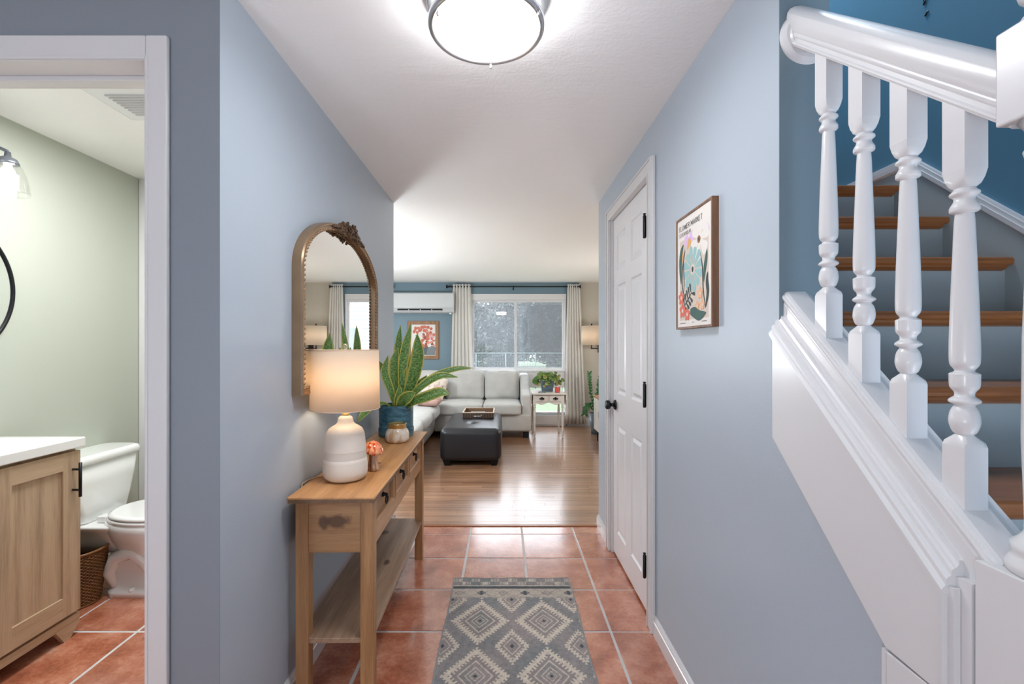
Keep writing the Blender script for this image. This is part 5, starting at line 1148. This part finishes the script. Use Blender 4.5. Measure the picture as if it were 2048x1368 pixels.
bm = bmesh.new(); lathe(bm, [(0, 0), (.034, 0), (.038, .010), (.042, .085), (.0425, .095)], 28, cap=False); obj('glass_cup', bm, 'glass', CG, smooth=True)
DS = thing('coaster_dish', 'small grey dish on the side table', 'dish', (0.545, 6.44, ez)); bm = bmesh.new(); lathe(bm, [(0, .001), (.050, .001), (.056, .012), (.052, .013), (.045, .006), (0, .005)], 28, cap=False); obj('dish', bm, plain('pewter_dish', rgb(140, 144, 148), .35, .4), DS)
# ---------------------------------------------------------- CABINET right & plant
CB = thing('media_cabinet', 'white media cabinet with wood top by the right wall', 'cabinet', (1.235, 4.9, 0))
box('cabinet_top', (-.012, -.01, .595), (.40, 1.36, .613), 'frame_oak', CB, .002)
box('body', (.012, 0, .15), (.385, 1.35, .595), 'white_furn', CB)
for i, y0 in enumerate((.01, .457, .904)):
    dd = boxes('door', [((0, y0, .16), (.012, y0+.05, .585)), ((0, y0+.386, .16), (.012, y0+.436, .585)), ((0, y0+.05, .16), (.012, y0+.386, .21)), ((0, y0+.05, .535), (.012, y0+.386, .585)), ((.006, y0+.05, .21), (.011, y0+.386, .535))], 'white_furn', CB, .002)
    box('door_pull', (-.022, y0+.02 if i != 2 else y0+.015, .36), (-.001, y0+.035, .44), 'black', dd, .003)
for y in (.06, 1.29):
    for x in (.04, .34):
        bm = bmesh.new(); tube(bm, [(x, y, .15), (x, y, 0.0)], .010, 10, [.011, .007]); obj('leg', bm, 'black', CB)
ZP = thing('tall_potted_plant', 'tall arching green plant behind the white media cabinet', 'plant', (1.38, 6.72, 0))
bm = bmesh.new(); lathe(bm, [(0, 0), (.09, 0), (.12, .30), (.11, .30), (.10, .27), (0, .27)], 28, cap=False); obj('pot', bm, 'grey_pot', ZP, smooth=True)
def frond(P, k, seed):
    pts = catmull(P, 14); bm = bmesh.new(); tube(bm, pts, .005, 6); obj('stem', bm, 'leaf3', ZP)
    random.seed(seed)
    for i in range(2, 15):
        for s in (-1, 1):
            p = pts[i]; d = (pts[min(i+1, 14)]-pts[i-1]).normalized(); sd = Vector((s*.8, random.uniform(-.6, .2), .2)).normalized(); e = p+(d*.5+sd*.5).normalized()*random.uniform(.045, .075)
            leaf('leaf', [p, (p+e)/2+Vector((0, 0, .006)), e], .026, (.1, -1, .3), 'leaf3', ZP, .1, lambda t: max(.05, math.sin(PI*min(.97, t+.06))), 6, .001)
frond([(0, 0, .27), (-.08, -.02, .5), (-.11, -.03, .7), (-.12, -.03, .87)], 1, 1); frond([(0, 0, .27), (-.02, -.03, .5), (.01, -.05, .65), (.03, -.05, .80)], 1, 2); frond([(-.02, 0, .27), (-.12, -.05, .42), (-.17, -.07, .40), (-.20, -.08, .30)], 1, 3)
# ---------------------------------------------------------- OUTDOORS
struct(box('ground', (-30, YB+0.3, -0.6), (30, 60, -0.3), 'lawn'))
def crown(bm, c, r, n, s, seed, shell=.5):
    random.seed(seed)
    for i in range(n):
        d = Vector((random.gauss(0, 1), random.gauss(0, 1), random.gauss(0, 1))).normalized(); k = (shell+(1-shell)*random.random())
        nn = 0.75+.5*noise.noise(d*2.2+Vector((seed, 0, 0))); p = Vector(c)+Vector((d.x*r[0], d.y*r[1], d.z*r[2]))*k*nn
        u = Vector((random.gauss(0, 1), random.gauss(0, 1), random.gauss(0, 1))).normalized(); v = u.cross(Vector((random.random(), random.random(), random.random()))).normalized(); L = s*random.uniform(.6, 1.3)
        bm.faces.new([bm.verts.new(p-u*L), bm.verts.new(p+v*L*.45), bm.verts.new(p+u*L), bm.verts.new(p-v*L*.45)])
def tree(name, x, y, z, r, n, s, seed, label, mat, group=None):
    t = thing(name, label, 'tree', (x, y, -.3), 0, group); bm = bmesh.new(); tube(bm, [(0, 0, 0), (.05, 0, (z+.3)*.5), (0, .05, z+.3)], .1, 8, [.16, .12, .06])
    for a in range(5): tube(bm, [(0, 0, (z+.3)*.45), (.5*r[0]*math.cos(a*1.25), .5*r[1]*math.sin(a*1.25), z+.3+.2*r[2])], .05, 6, [.06, .02])
    obj('trunk', bm, 'bark', t); bm = bmesh.new(); crown(bm, (0, 0, z+.3), r, n, s, seed); o = obj('foliage', bm, mat, t); o['kind'] = 'stuff'
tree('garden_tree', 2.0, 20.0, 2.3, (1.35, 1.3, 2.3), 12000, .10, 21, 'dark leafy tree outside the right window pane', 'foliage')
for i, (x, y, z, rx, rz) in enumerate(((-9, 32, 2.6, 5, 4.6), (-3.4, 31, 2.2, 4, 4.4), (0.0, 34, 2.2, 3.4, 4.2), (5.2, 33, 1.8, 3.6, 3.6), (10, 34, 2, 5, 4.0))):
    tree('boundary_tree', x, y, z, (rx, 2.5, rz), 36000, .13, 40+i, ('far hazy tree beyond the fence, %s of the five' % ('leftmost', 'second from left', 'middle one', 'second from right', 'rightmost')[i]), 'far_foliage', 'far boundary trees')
FN = thing('garden_fence', 'pale wire garden fence crossing the lawn', 'fence', (0, 17, -.3))
for k in range(-8, 9):
    bm = bmesh.new(); tube(bm, [(k*1.1+.1, 0, 0), (k*1.1+.1, 0, 1.32)], .025, 8); obj('post', bm, 'fence', FN)
bm = bmesh.new(); tube(bm, [(-9, 0, 1.3), (9, 0, 1.3)], .022, 6)
obj('rail', bm, 'fence', FN); bm = bmesh.new()
for k in range(-90, 91): quadbox(bm, (k*.1-.004, -.004, 0), (k*.1+.004, .004, 1.3))
for k in range(13): quadbox(bm, (-9, -.004, k*.1-.004), (9, .004, k*.1+.004))
obj('wire_mesh', bm, 'fence', FN)['kind'] = 'stuff'
NH = thing('neighbour_house', 'white clapboard house seen in the arched mirror', 'house', (2.25, 14, -.3))
box('wall', (0.02, 0.03, 0), (5, 1.5, 4.2), 'siding', NH)
bm = bmesh.new()
for k in range(34): prism(bm, [(0.03, k*.125), (-.012, k*.125), (0.012, k*.125+.125), (0.03, k*.125+.125)], 'x', 0.0, 5)
obj('clapboard', bm, 'siding', NH)['kind'] = 'stuff'
wf = boxes('window_frame', [((.55, -.03, 1.2), (.63, .03, 2.2)), ((1.07, -.03, 1.2), (1.15, .03, 2.2)), ((.63, -.03, 2.12), (1.07, .03, 2.2)), ((.63, -.03, 1.2), (1.07, .03, 1.28))], 'trim', NH); box('pane', (.63, -.02, 1.28), (1.07, -.015, 2.12), plain('dim_pane', rgb(120, 130, 140), .1), wf)
